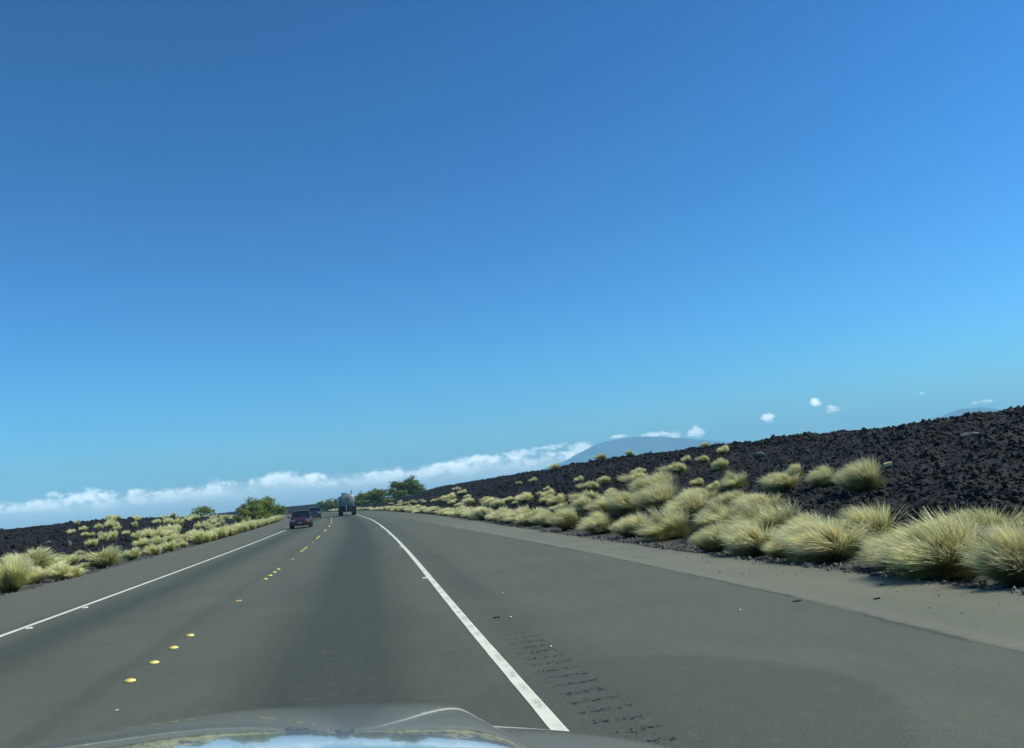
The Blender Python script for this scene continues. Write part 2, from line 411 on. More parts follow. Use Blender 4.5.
def leaf_material(name, a, b_):
    m = bpy.data.materials.new(name); m.use_nodes = True; t = NT(m.node_tree); t.n.clear()
    o = t.node('ShaderNodeOutputMaterial'); r = t.node('ShaderNodeAttribute', attribute_name='shade').outputs['Fac']
    c = t.mix(r, a, b_)
    d = t.node('ShaderNodeBsdfDiffuse'); tr = t.node('ShaderNodeBsdfTranslucent'); t.l.new(c, d.inputs[0]); t.l.new(c, tr.inputs[0])
    mx = t.node('ShaderNodeMixShader'); mx.inputs[0].default_value = .35
    t.l.new(d.outputs[0], mx.inputs[1]); t.l.new(tr.outputs[0], mx.inputs[2]); t.l.new(mx.outputs[0], o.inputs[0])
    return m
LEAF = leaf_material('thorn_tree_leaf', (.10, .145, .033), (.33, .37, .09))
LEAFD = leaf_material('dark_thorn_tree_leaf', (.075, .12, .03), (.27, .32, .08))
BARK = pmat('bark', (.09, .07, .05), .9, var=.4, scale=9, bump=.5)

# ------------------------------------------------------------------ ground sheet
def geo(a, b, n): return np.geomspace(a, b, n)
us = np.concatenate([-geo(5000, 60, 14)[:-1], np.arange(-60, -30, .8), np.arange(-30, -9.5, .21), np.arange(-9.2, 4, 2.0), np.arange(4.2, 26, .17), np.arange(26, 60, .8), geo(60, 5000, 14)])
ys = [-60, -40, -25, -15, -8, -4]; v_ = 0.
while v_ < 4: ys.append(v_); v_ += .5
while v_ < 300: ys.append(v_); v_ += max(.17, v_ * .0052)
while v_ < 1000: ys.append(v_); v_ *= 1.02
while v_ < 5200: ys.append(v_); v_ *= 1.12
ys = np.array(ys)
def grid_faces(nr, nc):
    i = np.arange(nr - 1)[:, None] * nc + np.arange(nc - 1)[None, :]
    return np.stack([i, i + 1, i + nc + 1, i + nc], -1).reshape(-1, 4)
U, Y = np.meshgrid(us, ys)
jit = np.where(np.abs(U) < 30, .05, 0.)
jr = rng.uniform(-1, 1, U.shape) * jit * (rough_amt(U, Y) > .5)
U = U + jr
Z = ground_h(U, Y)
on_road = (U < edge_r(Y) - .12) & (U > edge_l(Y) + .12)
Z = np.where(on_road, -.14, Z)
near_edge = 1 - np.clip(np.minimum(np.abs(U - edge_r(Y)), np.abs(U - edge_l(Y))) / .25, 0, 1)
Z = np.where(near_edge > 0, np.minimum(Z, -.012 + 0 * Z), Z)
verge = 1 - sst(.5, 2.2, U - edge_r(Y)); verge = np.where(U < 0, 1 - sst(.8, 3.0, edge_l(Y) - U), verge)
ground = np_obj('ground', np.stack([U + bend(Y), Y, Z], -1).reshape(-1, 3), grid_faces(len(ys), len(us)), GROUND, attrs={'verge': verge.ravel()})
tag(ground, 'black lava ground rising on both sides of the road', kind='structure')

# ------------------------------------------------------------------ road, edge lines, rumble strip
ry = np.concatenate([np.arange(-30, 40, .5), np.arange(40, 300, 1.), np.arange(300, 620, 4.)])
fr = np.concatenate([np.linspace(0, 1, 60)])
UU = edge_l(ry)[:, None] + (edge_r(ry) - edge_l(ry))[:, None] * fr[None, :]
ragged_r = vnoise(ry / .9, ry * 0 + 3, 11) * .16 + vnoise(ry / .35, ry * 0, 12) * .06
ragged_l = vnoise(ry / .9, ry * 0 + 9, 13) * .16 + vnoise(ry / .35, ry * 0, 14) * .06
UU[:, -1] += ragged_r; UU[:, 0] += ragged_l
YY = np.repeat(ry[:, None], 60, 1)
ED = np.minimum(edge_r(YY) - UU, UU - edge_l(YY))
road = np_obj('road', np.stack([UU + bend(YY), YY, 0 * YY], -1).reshape(-1, 3), grid_faces(len(ry), 60), ASPHALT,
              attrs={'seam': (UU - seam_r(YY)).ravel(), 'edge': ED.ravel()}, uv=np.stack([UU, YY], -1).reshape(-1, 2))
tag(road, 'wide grey asphalt highway with darker lane centres', kind='structure')
def line(name, uc, wd, y0, y1, label, z=.004):
    yy = np.concatenate([np.arange(y0, min(y1, 60), .25), np.arange(60, y1, 1.)]) if y1 > 60 else np.arange(y0, y1, .25)
    cols = np.linspace(-.5, .5, 4)
    uu = uc + cols[None, :] * wd + 0 * yy[:, None]
    uu[:, 0] += vnoise(yy / .3, yy * 0, 21) * .005; uu[:, -1] += vnoise(yy / .3, yy * 0, 22) * .005
    Y2 = np.repeat(yy[:, None], 4, 1)
    o = np_obj(name, np.stack([uu + bend(Y2), Y2, 0 * Y2 + z], -1).reshape(-1, 3), grid_faces(len(yy), 4), WHITE, uv=np.stack([uu, Y2], -1).reshape(-1, 2))
    return tag(o, label, kind='structure')
line('edge_line', 1.165, .105, -5, 420, 'solid white edge line right of the near lane')
line('edge_line', -6.03, .12, -5, 420, 'solid white edge line along the far lane by the left shoulder')

GROOVE = pmat('rumble_groove', (.022, .025, .023), .8, var=.3, scale=40)  # dark dots laid flat on the asphalt; the grooves are not cut in
mb = MB()
rs = random.Random(3)
yv = 4.4
while yv < 10.3:
    amt = 1.0 if yv < 9.5 else .6
    for q_ in range(int(40 * amt)):
        uc = rs.uniform(1.40, 1.79); yc = yv + rs.gauss(0, .026); L = rs.uniform(.005, .013); hh = L * rs.uniform(.5, .9)
        ring = [(uc + math.cos(2 * math.pi * k / 6) * L * rs.uniform(.7, 1.3), yc + math.sin(2 * math.pi * k / 6) * hh * rs.uniform(.7, 1.3), .0045 + .0006 * rs.random()) for k in range(6)]
        mb.add(ring, [tuple(range(6))])
    yv += .305 + rs.uniform(-.015, .015)
tag(mb.build('rumble_strip', GROOVE), 'short dark rumble grooves beside the right edge line', kind='structure')

# ------------------------------------------------------------------ raised pavement markers
YEL = pmat('yellow_ceramic', (.82, .60, .14), .5, var=.38, scale=26)
YREF = pmat('orange_reflector', (.58, .36, .15), .5, var=.3, scale=30)
WREF = pmat('white_reflector', (.72, .72, .64), .4, var=.15, scale=30)
def dome_mesh(name, r, h, m):
    b = MB(); rings = []
    for k in range(6):
        a = k / 5 * math.pi / 2
        rings.append([(r * math.cos(a) * math.cos(2 * math.pi * j / 20) + 0, r * math.cos(a) * math.sin(2 * math.pi * j / 20), .003 + h * math.sin(a) ** .8 if k else .003) for j in range(20)])
    for r_ in rings[-1:]:
        pass
    b.loft(rings[:-1], caps=False); n0 = len(b.v); b.add([(0, 0, .003 + h)], []); 
    for j in range(20): b.f.append((4 * 20 + j, 4 * 20 + (j + 1) % 20, n0))
    return b.build(name, m, smooth=True)
def wedge_mesh(name, m, face_m):
    b = MB(); b.add([(-.05, -.05, .002), (.05, -.05, .002), (.05, .05, .002), (-.05, .05, .002), (-.04, -.018, .02), (.04, -.018, .02), (.04, .018, .02), (-.04, .018, .02)],
                    [(0, 1, 5, 4), (1, 2, 6, 5), (2, 3, 7, 6), (3, 0, 4, 7), (4, 5, 6, 7), (3, 2, 1, 0)])
    return b.build(name, m)
dot0 = dome_mesh('pavement_dot', .060, .027, YEL)
ref0 = wedge_mesh('pavement_reflector', YREF, YREF)
wref0 = wedge_mesh('pavement_reflector', WREF, WREF)
ordn = ['nearest', 'second nearest', 'third nearest', 'farthest']
used_dot = False; used_ref = False
def put(proto, first, u, y, label, cat, group):
    o = proto if first else proto.copy()
    if not first: COL.objects.link(o)
    o.location = (u + float(bend(y)), y, 0.0); o.rotation_euler = (0, 0, -head(y))
    return tag(o, label, cat, group)
fd = True; fr_ = True
sets = ['nearest set of four', 'second set of four', 'third set of four']
for c in range(10):
    for k in range(4):
        y = 9.93 + 12.25 * c + k * 1.05
        lab = (f'yellow dot, {ordn[k]} in the {sets[c]} along the centre of the road' if c < 3 else 'tiny yellow dot in the far sets along the road centre')
        put(dot0, fd, -2.505, y, lab, 'road marker', 'yellow dots down the middle of the road'); fd = False
    if c < 3:
        put(ref0, fr_, -2.45, 17.4 + 12.25 * c, ['worn orange reflector alone after the nearest set of yellow dots', 'small orange reflector alone after the second set of yellow dots', 'faint orange reflector alone after the third set of yellow dots'][c], 'road marker', 'orange reflectors between the dot sets'); fr_ = False
for i, (u, y, lab) in enumerate([(-5.86, 16.75, 'white reflector touching the left edge line, nearest to the camera'), (-5.84, 19.75, 'white reflector beside the left edge line, second from the camera'),
                                 (1.07, 17.8, 'white reflector on the inner side of the right edge line, nearest of that side'), (1.07, 30.1, 'white reflector on the inner side of the right edge line, second nearest of that side'),
                                 (1.07, 42.3, 'white reflector on the inner side of the right edge line, third nearest of that side'), (1.07, 54.6, 'white reflector on the inner side of the right edge line, farthest one visible')]):
    put(wref0, i == 0, u, y, lab, 'road marker', 'white reflectors by the edge lines')

# ------------------------------------------------------------------ lava rubble
def ico():
    bm = bmesh.new(); bmesh.ops.create_icosphere(bm, subdivisions=1, radius=1); v0 = np.array([v.co[:] for v in bm.verts]); bm.verts.index_update(); f0 = np.array([[v.index for v in f.verts] for f in bm.faces]); bm.free()
    bm = bmesh.new(); bmesh.ops.create_icosphere(bm, subdivisions=2, radius=1); v1 = np.array([v.co[:] for v in bm.verts]); bm.verts.index_update(); f1 = np.array([[v.index for v in f.verts] for f in bm.faces]); bm.free()
    return (v0, f0), (v1, f1)
ICO0, ICO1 = ico()
def rocks(cent, size, base, seed, flat=.75):
    r = np.random.default_rng(seed); bv, bf = base; n = len(cent); k = len(bv)
    sc_ = size[:, None] * r.uniform(.5, 1.45, (n, 3)) * np.array([1, 1, flat])
    rad = 1 + r.uniform(-.42, .40, (n, k))
    p = bv[None] * rad[..., None] * sc_[:, None]
    q = r.normal(size=(n, 4)); q /= np.linalg.norm(q, axis=1)[:, None]
    w_, x_, y_, z_ = q.T
    Rm_ = np.stack([1 - 2 * (y_ * y_ + z_ * z_), 2 * (x_ * y_ - z_ * w_), 2 * (x_ * z_ + y_ * w_), 2 * (x_ * y_ + z_ * w_), 1 - 2 * (x_ * x_ + z_ * z_), 2 * (y_ * z_ - x_ * w_), 2 * (x_ * z_ - y_ * w_), 2 * (y_ * z_ + x_ * w_), 1 - 2 * (x_ * x_ + y_ * y_)], -1).reshape(n, 3, 3)
    p = np.einsum('nij,nkj->nki', Rm_, p) + cent[:, None]
    f = bf[None] + (np.arange(n) * k)[:, None, None]
    return p.reshape(-1, 3), f.reshape(-1, bf.shape[1])
def scatter(n, ulo, uhi, ylo, yhi, smin, smax, seed, power=2.5, lin=False):
    r = np.random.default_rng(seed)
    y = ylo * (yhi / ylo) ** r.random(n) if not lin else r.uniform(ylo, yhi, n)
    t_ = r.random(n); u = ulo(y) + (uhi - ulo(y)) * t_
    s = smin + (smax - smin) * r.random(n) ** power
    z = ground_h(u, y) + s * .15
    return np.stack([u + bend(y), y, z], -1), s
parts = []
c, s = scatter(48000, lambda y: edge_r(y) + 1.5, 24.0, 6, 60, .018, .095, 1, 3.4); parts.append(rocks(c, s, ICO0, 5))
c, s = scatter(16000, lambda y: edge_r(y) + 1.9, 24.5, 40, 210, .035, .17, 2, 3.0); parts.append(rocks(c, s, ICO0, 6))
c, s = scatter(15000, lambda y: -28 + 0 * y, -12.6, 26, 180, .03, .17, 3, 3.0); parts.append(rocks(c, s, ICO0, 7))
c, s = scatter(1600, lambda y: 20.5 + 0 * y, 24, 20, 200, .04, .16, 4, 2.2); parts.append(rocks(c, s, ICO0, 8))
off = 0; V = []; F = []
for p, f in parts: V.append(p); F.append(f + off); off += len(p)
tag(np_obj('lava_rubble', np.concatenate(V), np.concatenate(F), LAVA), 'loose black lava rubble covering the banks on both sides', kind='stuff')
# pebbles and debris on the dirt verge and shoulder
PEB = pmat('verge_gravel', (.13, .12, .10), .9, var=.7, scale=4)
cs = []; ss_ = []
r = np.random.default_rng(12)
y = 5 * (70 / 5) ** r.random(4200); u = edge_r(y) - .06 + np.abs(r.normal(0, .50, 4200)); s = .008 + .045 * r.random(4200) ** 3
cs.append(np.stack([u + bend(y), y, np.maximum(ground_h(u, y), np.where(u < edge_r(y), 0, -9)) + s * .3], -1)); ss_.append(s)
y = 18 * (90 / 18) ** r.random(1500); u = edge_l(y) - .02 - np.abs(r.normal(0, .8, 1500)); s = .012 + .05 * r.random(1500) ** 3
cs.append(np.stack([u + bend(y), y, ground_h(u, y) + s * .3], -1)); ss_.append(s)
y = 5 * (40 / 5) ** r.random(230); u = edge_r(y) - np.abs(r.normal(0, .5, 230)) - .05; s = .005 + .010 * r.random(230) ** 2
cs.append(np.stack([u + bend(y), y, 0 * y + s * .4], -1)); ss_.append(s)
p, f = rocks(np.concatenate(cs), np.concatenate(ss_), ICO0, 31)
tag(np_obj('gravel', p, f, PEB), 'grey gravel and grit along the pavement edges', kind='stuff')

# ------------------------------------------------------------------ fountain grass tussocks
def tussock_mesh(name, seed, n, H, w0, lean, spread, m, culm=.45, wisps=70):
    """leaf blades form a low drooping skirt, plume stalks a paler taller head; blades gather in wisps, two or three crowns per tussock"""
    r = np.random.default_rng(seed); K = 7
    nc = 3
    ca = r.uniform(0, 2 * np.pi, nc); cr = r.uniform(.10, .30, nc); ch = r.uniform(.72, 1.1, nc)
    wc_ = r.integers(0, nc, wisps)
    wth = r.uniform(0, 2 * np.pi, wisps); wta = r.random(wisps) ** .75; wln = r.uniform(.78, 1.15, wisps); wsh = r.random(wisps)
    wcul = r.random(wisps) < culm
    k = r.integers(0, wisps, n); c_ = wc_[k]
    iscul = np.where(r.random(n) < .85, wcul[k], r.random(n) < culm)
    th = wth[k] + r.normal(0, .22, n); tq = np.clip(wta[k] + r.normal(0, .10, n), 0, 1.1)
    r0 = .10 * np.sqrt(r.random(n)); rt = r.uniform(0, 2 * np.pi, n)
    a0 = np.radians(np.where(iscul, 2 + 34 * tq, 6 + 44 * tq))
    L = H * np.where(iscul, 1.0, .70) * wln[k] * ch[c_] * r.uniform(.8, 1.12, n)
    droop = np.radians(np.where(iscul, r.uniform(8, 50, n), r.uniform(20, 75, n)))
    lj = lean * np.where(iscul, r.uniform(.8, 1.3, n), r.uniform(.4, .9, n)); ph = th
    pos = np.stack([cr[c_] * np.cos(ca[c_]) + r0 * np.cos(rt), cr[c_] * np.sin(ca[c_]) + r0 * np.sin(rt), np.full(n, -.05)], -1)
    pts = [pos]; dirs = []
    for q_ in range(K - 1):
        tt = (q_ + .5) / (K - 1)
        a = np.minimum(a0 + droop * tt ** 1.6, np.radians(102))
        d = np.stack([np.sin(a) * np.cos(ph), np.sin(a) * np.sin(ph), np.cos(a)], -1)
        d[:, 0] -= lj * tt * 1.25; d[:, 1] += lj * tt * .12
        d[:, 2] -= .14 * np.abs(lj) * tt
        d += r.normal(0, .035, (n, 3))
        d /= np.linalg.norm(d, axis=1)[:, None]
        dirs.append(d); pos = pos + d * (L / (K - 1))[:, None]; pts.append(pos)
    pts = np.stack(pts, 1); dirs = np.stack(dirs + [dirs[-1]], 1)
    sa = r.uniform(0, 2 * np.pi, n); side = np.stack([np.cos(sa), np.sin(sa), r.uniform(-.3, .3, n)], -1)
    side = np.cross(dirs, side[:, None, :]); side /= np.linalg.norm(side, axis=2)[..., None] + 1e-9
    tt = np.linspace(0, 1, K)
    wb = np.interp(tt, [0, .3, 1], [.9, 1., .18]); wc = np.interp(tt, [0, .45, .62, .84, 1], [.6, .5, 1.3, 1.9, .35])
    wd = np.where(iscul[:, None], wc[None], wb[None]) * w0 * r.uniform(.7, 1.3, n)[:, None]
    A = pts - side * wd[..., None] / 2; B = pts + side * wd[..., None] / 2
    vs = np.stack([A, B], 2).reshape(n, K * 2, 3)
    P2 = vs.reshape(-1, 3); zt = np.percentile(P2[:, 2], 99.85); xs_ = np.percentile(P2[:, 0], [1.5, 98.5]); ys_ = np.percentile(P2[:, 1], [1.5, 98.5])
    fx = 1.06 / (.5 * (xs_[1] - xs_[0] + ys_[1] - ys_[0]))
    vs = vs * np.array([fx, fx, .64 / zt]); vs[..., 0] -= .5 * (xs_[0] + xs_[1]) * fx * .8
    i = np.arange(K - 1) * 2; q = np.stack([i, i + 1, i + 3, i + 2], -1)
    f = (q[None] + (np.arange(n) * K * 2)[:, None, None]).reshape(-1, 4)
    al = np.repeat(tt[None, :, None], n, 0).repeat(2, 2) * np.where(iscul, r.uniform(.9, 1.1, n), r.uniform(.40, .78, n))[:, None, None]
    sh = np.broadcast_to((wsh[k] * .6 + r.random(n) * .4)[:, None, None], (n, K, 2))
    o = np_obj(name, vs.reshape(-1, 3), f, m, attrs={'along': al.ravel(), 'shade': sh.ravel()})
    me = o.data; bpy.data.objects.remove(o)
    return me
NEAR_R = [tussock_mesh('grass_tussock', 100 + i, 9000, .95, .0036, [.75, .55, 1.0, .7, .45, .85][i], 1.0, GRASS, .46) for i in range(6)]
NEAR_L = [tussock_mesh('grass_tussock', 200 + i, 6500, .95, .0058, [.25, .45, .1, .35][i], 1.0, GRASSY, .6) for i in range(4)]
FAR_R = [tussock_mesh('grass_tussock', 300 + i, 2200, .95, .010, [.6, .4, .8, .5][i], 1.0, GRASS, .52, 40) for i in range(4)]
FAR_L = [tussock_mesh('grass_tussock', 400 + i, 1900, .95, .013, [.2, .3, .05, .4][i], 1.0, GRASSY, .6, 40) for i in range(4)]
GN = [0]
def tuss(u, y, sx, sz, label, group, pool, seed):
    r = random.Random(seed)
    o = bpy.data.objects.new('grass_tussock', pool[r.randrange(len(pool))]); COL.objects.link(o)
    o.location = gpt(u, y); o.rotation_euler = (r.uniform(-.06, .06), r.uniform(-.06, .06), r.uniform(-.35, .35))
    o.scale = (sx, sx * r.uniform(.9, 1.1), sz)
    GN[0] += 1
    return tag(o, label, 'grass', group)
PLACED = {
 'RF': [(7.29, 9.13, 0.7, 1.17, 'tall wind-bent grass tussock cut off by the right frame edge'),
  (7.17, 9.95, 1.0, 1.31, 'broadest wind-swept tussock of the right verge, second from the frame edge'),
  (7.51, 11.66, 0.77, 0.85, 'low tussock at the pavement between two broad ones, third from the right frame edge'),
  (7.32, 13.42, 1.1, 1.11, 'broad dome-shaped tussock leaning left at the pavement edge, fourth from the right frame edge'),
  (7.22, 14.51, 0.47, 0.68, 'small yellowish tuft between two larger tussocks, fifth from the right frame edge'),
  (6.97, 15.41, 0.78, 0.98, 'upright fan-shaped tussock at the pavement edge, sixth from the right frame edge'),
  (6.95, 17.18, 0.63, 0.89, 'rounded tussock jutting onto the pale shoulder, seventh from the right frame edge'),
  (7.53, 21.61, 1.02, 1.25, 'dark-based tussock leaning left, eighth along the right pavement edge'),
  (7.34, 24.01, 0.82, 1.05, 'tussock with pale tips, ninth along the right pavement edge'),
  (7.08, 26.72, 0.85, 1.06, 'tussock, tenth along the right pavement edge from the frame edge'),
  (6.97, 30.45, 0.91, 1.3, 'tussock, eleventh along the right pavement edge from the frame edge'),
  (7.01, 34.41, 0.78, 1.07, 'tussock, twelfth along the right pavement edge from the frame edge')],
 'RS': [(8.85, 11.57, 0.77, 0.89, 'tall loose tussock behind the broadest one near the right frame edge'),
  (8.4, 13.84, 1.0, 1.14, 'tall tussock in the second row against bare lava, behind the low tussock'),
  (8.25, 15.43, 0.78, 0.9, 'second-row tussock behind the broad dome-shaped one'),
  (8.27, 17.57, 1.33, 1.25, 'large combed tussock in the second row behind the upright fan-shaped one'),
  (8.41, 20.17, 0.97, 1.12, 'second-row tussock behind the rounded one on the pale shoulder'),
  (8.96, 23.31, 0.98, 1.2, 'second-row tussock behind the dark-based leaning one'),
  (9.62, 28.4, 1.18, 1.54, 'second-row tussock at the foot of the largest bank clump'),
  (8.99, 29.92, 1.07, 1.3, 'second-row tussock behind the ninth of the pavement row'),
  (8.81, 32.16, 0.91, 0.96, 'second-row tussock behind the tenth of the pavement row'),
  (9.44, 20.28, 0.88, 0.79, 'third-row tussock just below the bare lava, above the large combed one'),
  (10.29, 26.19, 0.86, 0.9, 'third-row tussock to the right of the largest bank clump'),
  (9.97, 23.16, 0.77, 0.73, 'third-row tussock between two others below the four small bank tufts'),
  (11.23, 33.15, 1.43, 1.46, 'largest clump half way up the right bank, leaning left'),
  (12.34, 38.32, 1.03, 1.16, 'tussock on top of the largest bank clump'),
  (9.93, 38.33, 1.01, 1.01, 'third-row tussock left of the largest bank clump'),
  (8.82, 12.55, 0.66, 0.64, 'low second-row tussock in front of bare lava near the right frame edge'),
  (11.65, 19.26, 0.81, 1.19, 'tall lone tussock high on bare lava, rightmost of the bank'),
  (12.27, 22.01, 0.65, 0.81, 'lone tussock left of the rightmost bank tussock'),
  (11.65, 23.3, 0.8, 0.83, 'wide low tussock on bare lava, left of two lone ones'),
  (12.85, 24.68, 0.43, 0.71, 'small tuft just above the wide low tussock on bare lava'),
  (12.19, 27.64, 0.72, 0.97, 'tussock on bare lava directly above the large combed second-row one'),
  (15.4, 36.07, 0.6, 0.88, 'tuft on the upper bank above the fan of bank tussocks')],
 'RB': [(18.74, 43.13, 0.48, 0.83),
  (16.22, 39.87, 0.44, 0.69),
  (11.95, 28.77, 0.37, 0.6),
  (14.41, 38.82, 0.92, 0.93),
  (14.7, 45.26, 0.65, 0.76),
  (13.34, 47.43, 0.59, 0.79),
  (11.95, 45.23, 0.8, 0.9),
  (14.11, 55.83, 0.49, 0.74),
  (14.8, 73.51, 0.57, 0.84),
  (16.89, 43.9, 0.44, 0.75),
  (12.64, 32.01, 0.41, 0.55),
  (12.37, 57.79, 0.4, 0.57),
  (10.63, 49.18, 0.34, 0.48),
  (9.45, 54.25, 0.33, 0.44),
  (14.64, 78.85, 0.41, 0.64),
  (14.26, 116.92, 0.8, 1.13),
  (10.45, 96.92, 1.16, 1.56),
  (12.76, 102.35, 0.88, 0.99),
  (10.89, 47.77, 0.38, 0.47),
  (9.7, 39.98, 0.35, 0.46),
  (13.84, 39.05, 0.49, 0.6),
  (11.18, 38.95, 0.41, 0.52),
  (11.22, 55.14, 0.38, 0.54)],
 'RC': [(19.75, 85.78, 0.97, 1.26),
  (21.83, 76.62, 0.95, 1.02),
  (22.09, 68.92, 0.49, 0.92),
  (21.4, 51.88, 0.48, 0.72)],
 'LF': [(-10.8, 29.01, 0.95, 2.08, 'tallest yellow tussock at the left frame edge beside the shoulder'),
  (-11.44, 32.8, 1.01, 1.11, 'low yellow tussock beside the tallest one at the left frame edge'),
  (-13.32, 38.1, 1.58, 1.74, 'wide pale tussock behind the two at the left frame edge'),
  (-12.75, 38.72, 0.83, 1.17, 'loose pale tussock right of the wide one on the left verge'),
  (-10.45, 33.1, 0.95, 1.16, 'bright yellow tussock leaning over the left pavement edge'),
  (-13.17, 42.44, 0.98, 0.99, 'pale tussock just behind the bright yellow leaning one on the left'),
  (-10.96, 39.89, 1.41, 1.65, 'largest bright tussock of the left verge, standing alone at the pavement'),
  (-15.26, 53.69, 0.57, 0.89, 'small tuft behind the largest bright tussock of the left verge'),
  (-11.12, 45.27, 0.71, 1.19, 'rounded tussock, next beyond the largest bright one on the left verge'),
  (-10.94, 48.77, 0.77, 1.2, 'rounded tussock, second beyond the largest bright one on the left verge'),
  (-10.66, 51.28, 0.76, 1.17, 'rounded tussock, third beyond the largest bright one on the left verge'),
  (-10.94, 56.87, 0.54, 0.83, 'rounded tussock, fourth beyond the largest bright one on the left verge'),
  (-13.22, 56.4, 0.79, 1.11, 'pale tussock in the second row behind the first rounded one on the left'),
  (-13.01, 59.24, 0.72, 1.26, 'pale tussock in the second row behind the second rounded one on the left'),
  (-13.25, 65.4, 0.85, 1.07, 'pale tussock in the second row behind the third rounded one on the left'),
  (-12.69, 68.76, 1.19, 1.34, 'wide pale tussock in the second row behind the fourth rounded one on the left'),
  (-11.98, 40.64, 0.36, 0.54, 'tiny tuft at the foot of the largest bright tussock of the left verge')],
 'LB': [(-20.66, 68.46, 0.43, 0.69),
  (-21.17, 73.27, 0.45, 0.73),
  (-18.64, 64.54, 0.34, 0.54),
  (-18.29, 64.69, 0.4, 0.54),
  (-21.16, 77.77, 0.55, 0.9),
  (-17.81, 65.27, 0.35, 0.65),
  (-17.03, 62.53, 0.33, 0.52),
  (-22.21, 86.03, 0.68, 0.99),
  (-19.52, 76.73, 0.47, 0.76),
  (-17.09, 69.17, 0.42, 0.68),
  (-14.16, 44.19, 0.39, 0.52),
  (-14.82, 49.9, 0.35, 0.5)],
}
def place_list(key, pool_n, pool_f, group, lab=None):
    for i, e in enumerate(PLACED[key]):
        u, y, a, b2 = e[:4]; l = e[4] if len(e) > 4 else lab
        if u > 0: u = max(u, float(edge_r(y)) + .30 * a)
        else: u = min(u, float(edge_l(y)) - .25 * a)
        tuss(u, y, a, b2, l, group, pool_n if y < 36 else pool_f, hash((key, i)) % 9999 if False else 17 * i + len(key) * 3 + ord(key[0]) + ord(key[1]))
PLACED['RF'] = [(e[0], e[1], e[2] * .98, e[3] * .98, e[4]) for e in PLACED['RF']]
PLACED['RS'] = [(e[0], e[1], e[2] * .95, e[3] * 1.02, e[4]) for e in PLACED['RS']]
place_list('RF', NEAR_R, FAR_R, 'fountain grass along the right verge')
place_list('RS', NEAR_R, FAR_R, 'fountain grass along the right verge')
place_list('RB', FAR_R, FAR_R, 'small grass tufts on the right lava bank', 'small pale grass tuft dotted over the black lava of the right bank')
place_list('RC', FAR_R, FAR_R, 'grass tufts on the right skyline', 'small pale grass tuft standing out on the skyline of the right lava bank')
PLACED['LF'] = [(e[0], e[1], e[2] * .9, e[3] * .84, e[4]) for e in PLACED['LF']]
place_list('LF', NEAR_L, FAR_L, 'fountain grass along the left verge')
place_list('LB', FAR_L, FAR_L, 'small tufts on the left lava', 'tiny pale grass tuft on bare black lava at the left')
# the continuous far rows
rr_ = random.Random(5)
y = 37.0; i = 0
while y < 205:
    tuss(float(edge_r(y)) + rr_.uniform(.5, 1.2), y, rr_.uniform(.75, 1.15), rr_.uniform(.8, 1.3), 'pale grass tussock in the unbroken far row along the right pavement edge', 'far row of tussocks on the right', FAR_R, 900 + i)
    y += 1.2 + y * .011 + rr_.uniform(-.2, .5); i += 1
y = 34.0
while y < 165:
    tuss(float(edge_r(y)) + rr_.uniform(1.9, 4.6), y, rr_.uniform(.5, 1.05), rr_.uniform(.6, 1.15), 'pale grass tussock at the foot of the right bank behind the far pavement row', 'far tussocks at the foot of the right bank', FAR_R, 1900 + i)
    y += 1.5 + y * .022 + rr_.uniform(-.5, .9); i += 1
for k in range(12):
    y = rr_.uniform(205, 300); tuss(float(edge_r(y)) + rr_.uniform(.4, 3.5), y, rr_.uniform(.9, 1.5), rr_.uniform(.9, 1.5), 'pale grass tussock below the dark trees where the road bends away', 'tussocks below the far trees', FAR_R, 2900 + k)
y = 60.0
while y < 235:
    tuss(float(edge_l(y)) - rr_.uniform(.3, 1.1), y, rr_.uniform(.68, .95), rr_.uniform(1.25, 1.7), 'bright grass tussock in the far row along the left pavement edge', 'far row of tussocks on the left', FAR_L, 3900 + i)
    y += 1.5 + y * .018 + rr_.uniform(-.3, .6); i += 1
for k in range(125):
    y = 58 * (185 / 58) ** (rr_.random() ** .8)
    lo = -26.0 if y > 82 else -17.5
    u = float(edge_l(y)) - 1.4 - (abs(lo) - abs(float(edge_l(y))) - 1.4) * rr_.random()
    tuss(u, y, rr_.uniform(.36, .66), rr_.uniform(.8, 1.3), 'pale grass tuft in the dense scatter over the low left lava rise', 'tufts scattered over the left lava rise', FAR_L, 4900 + k)


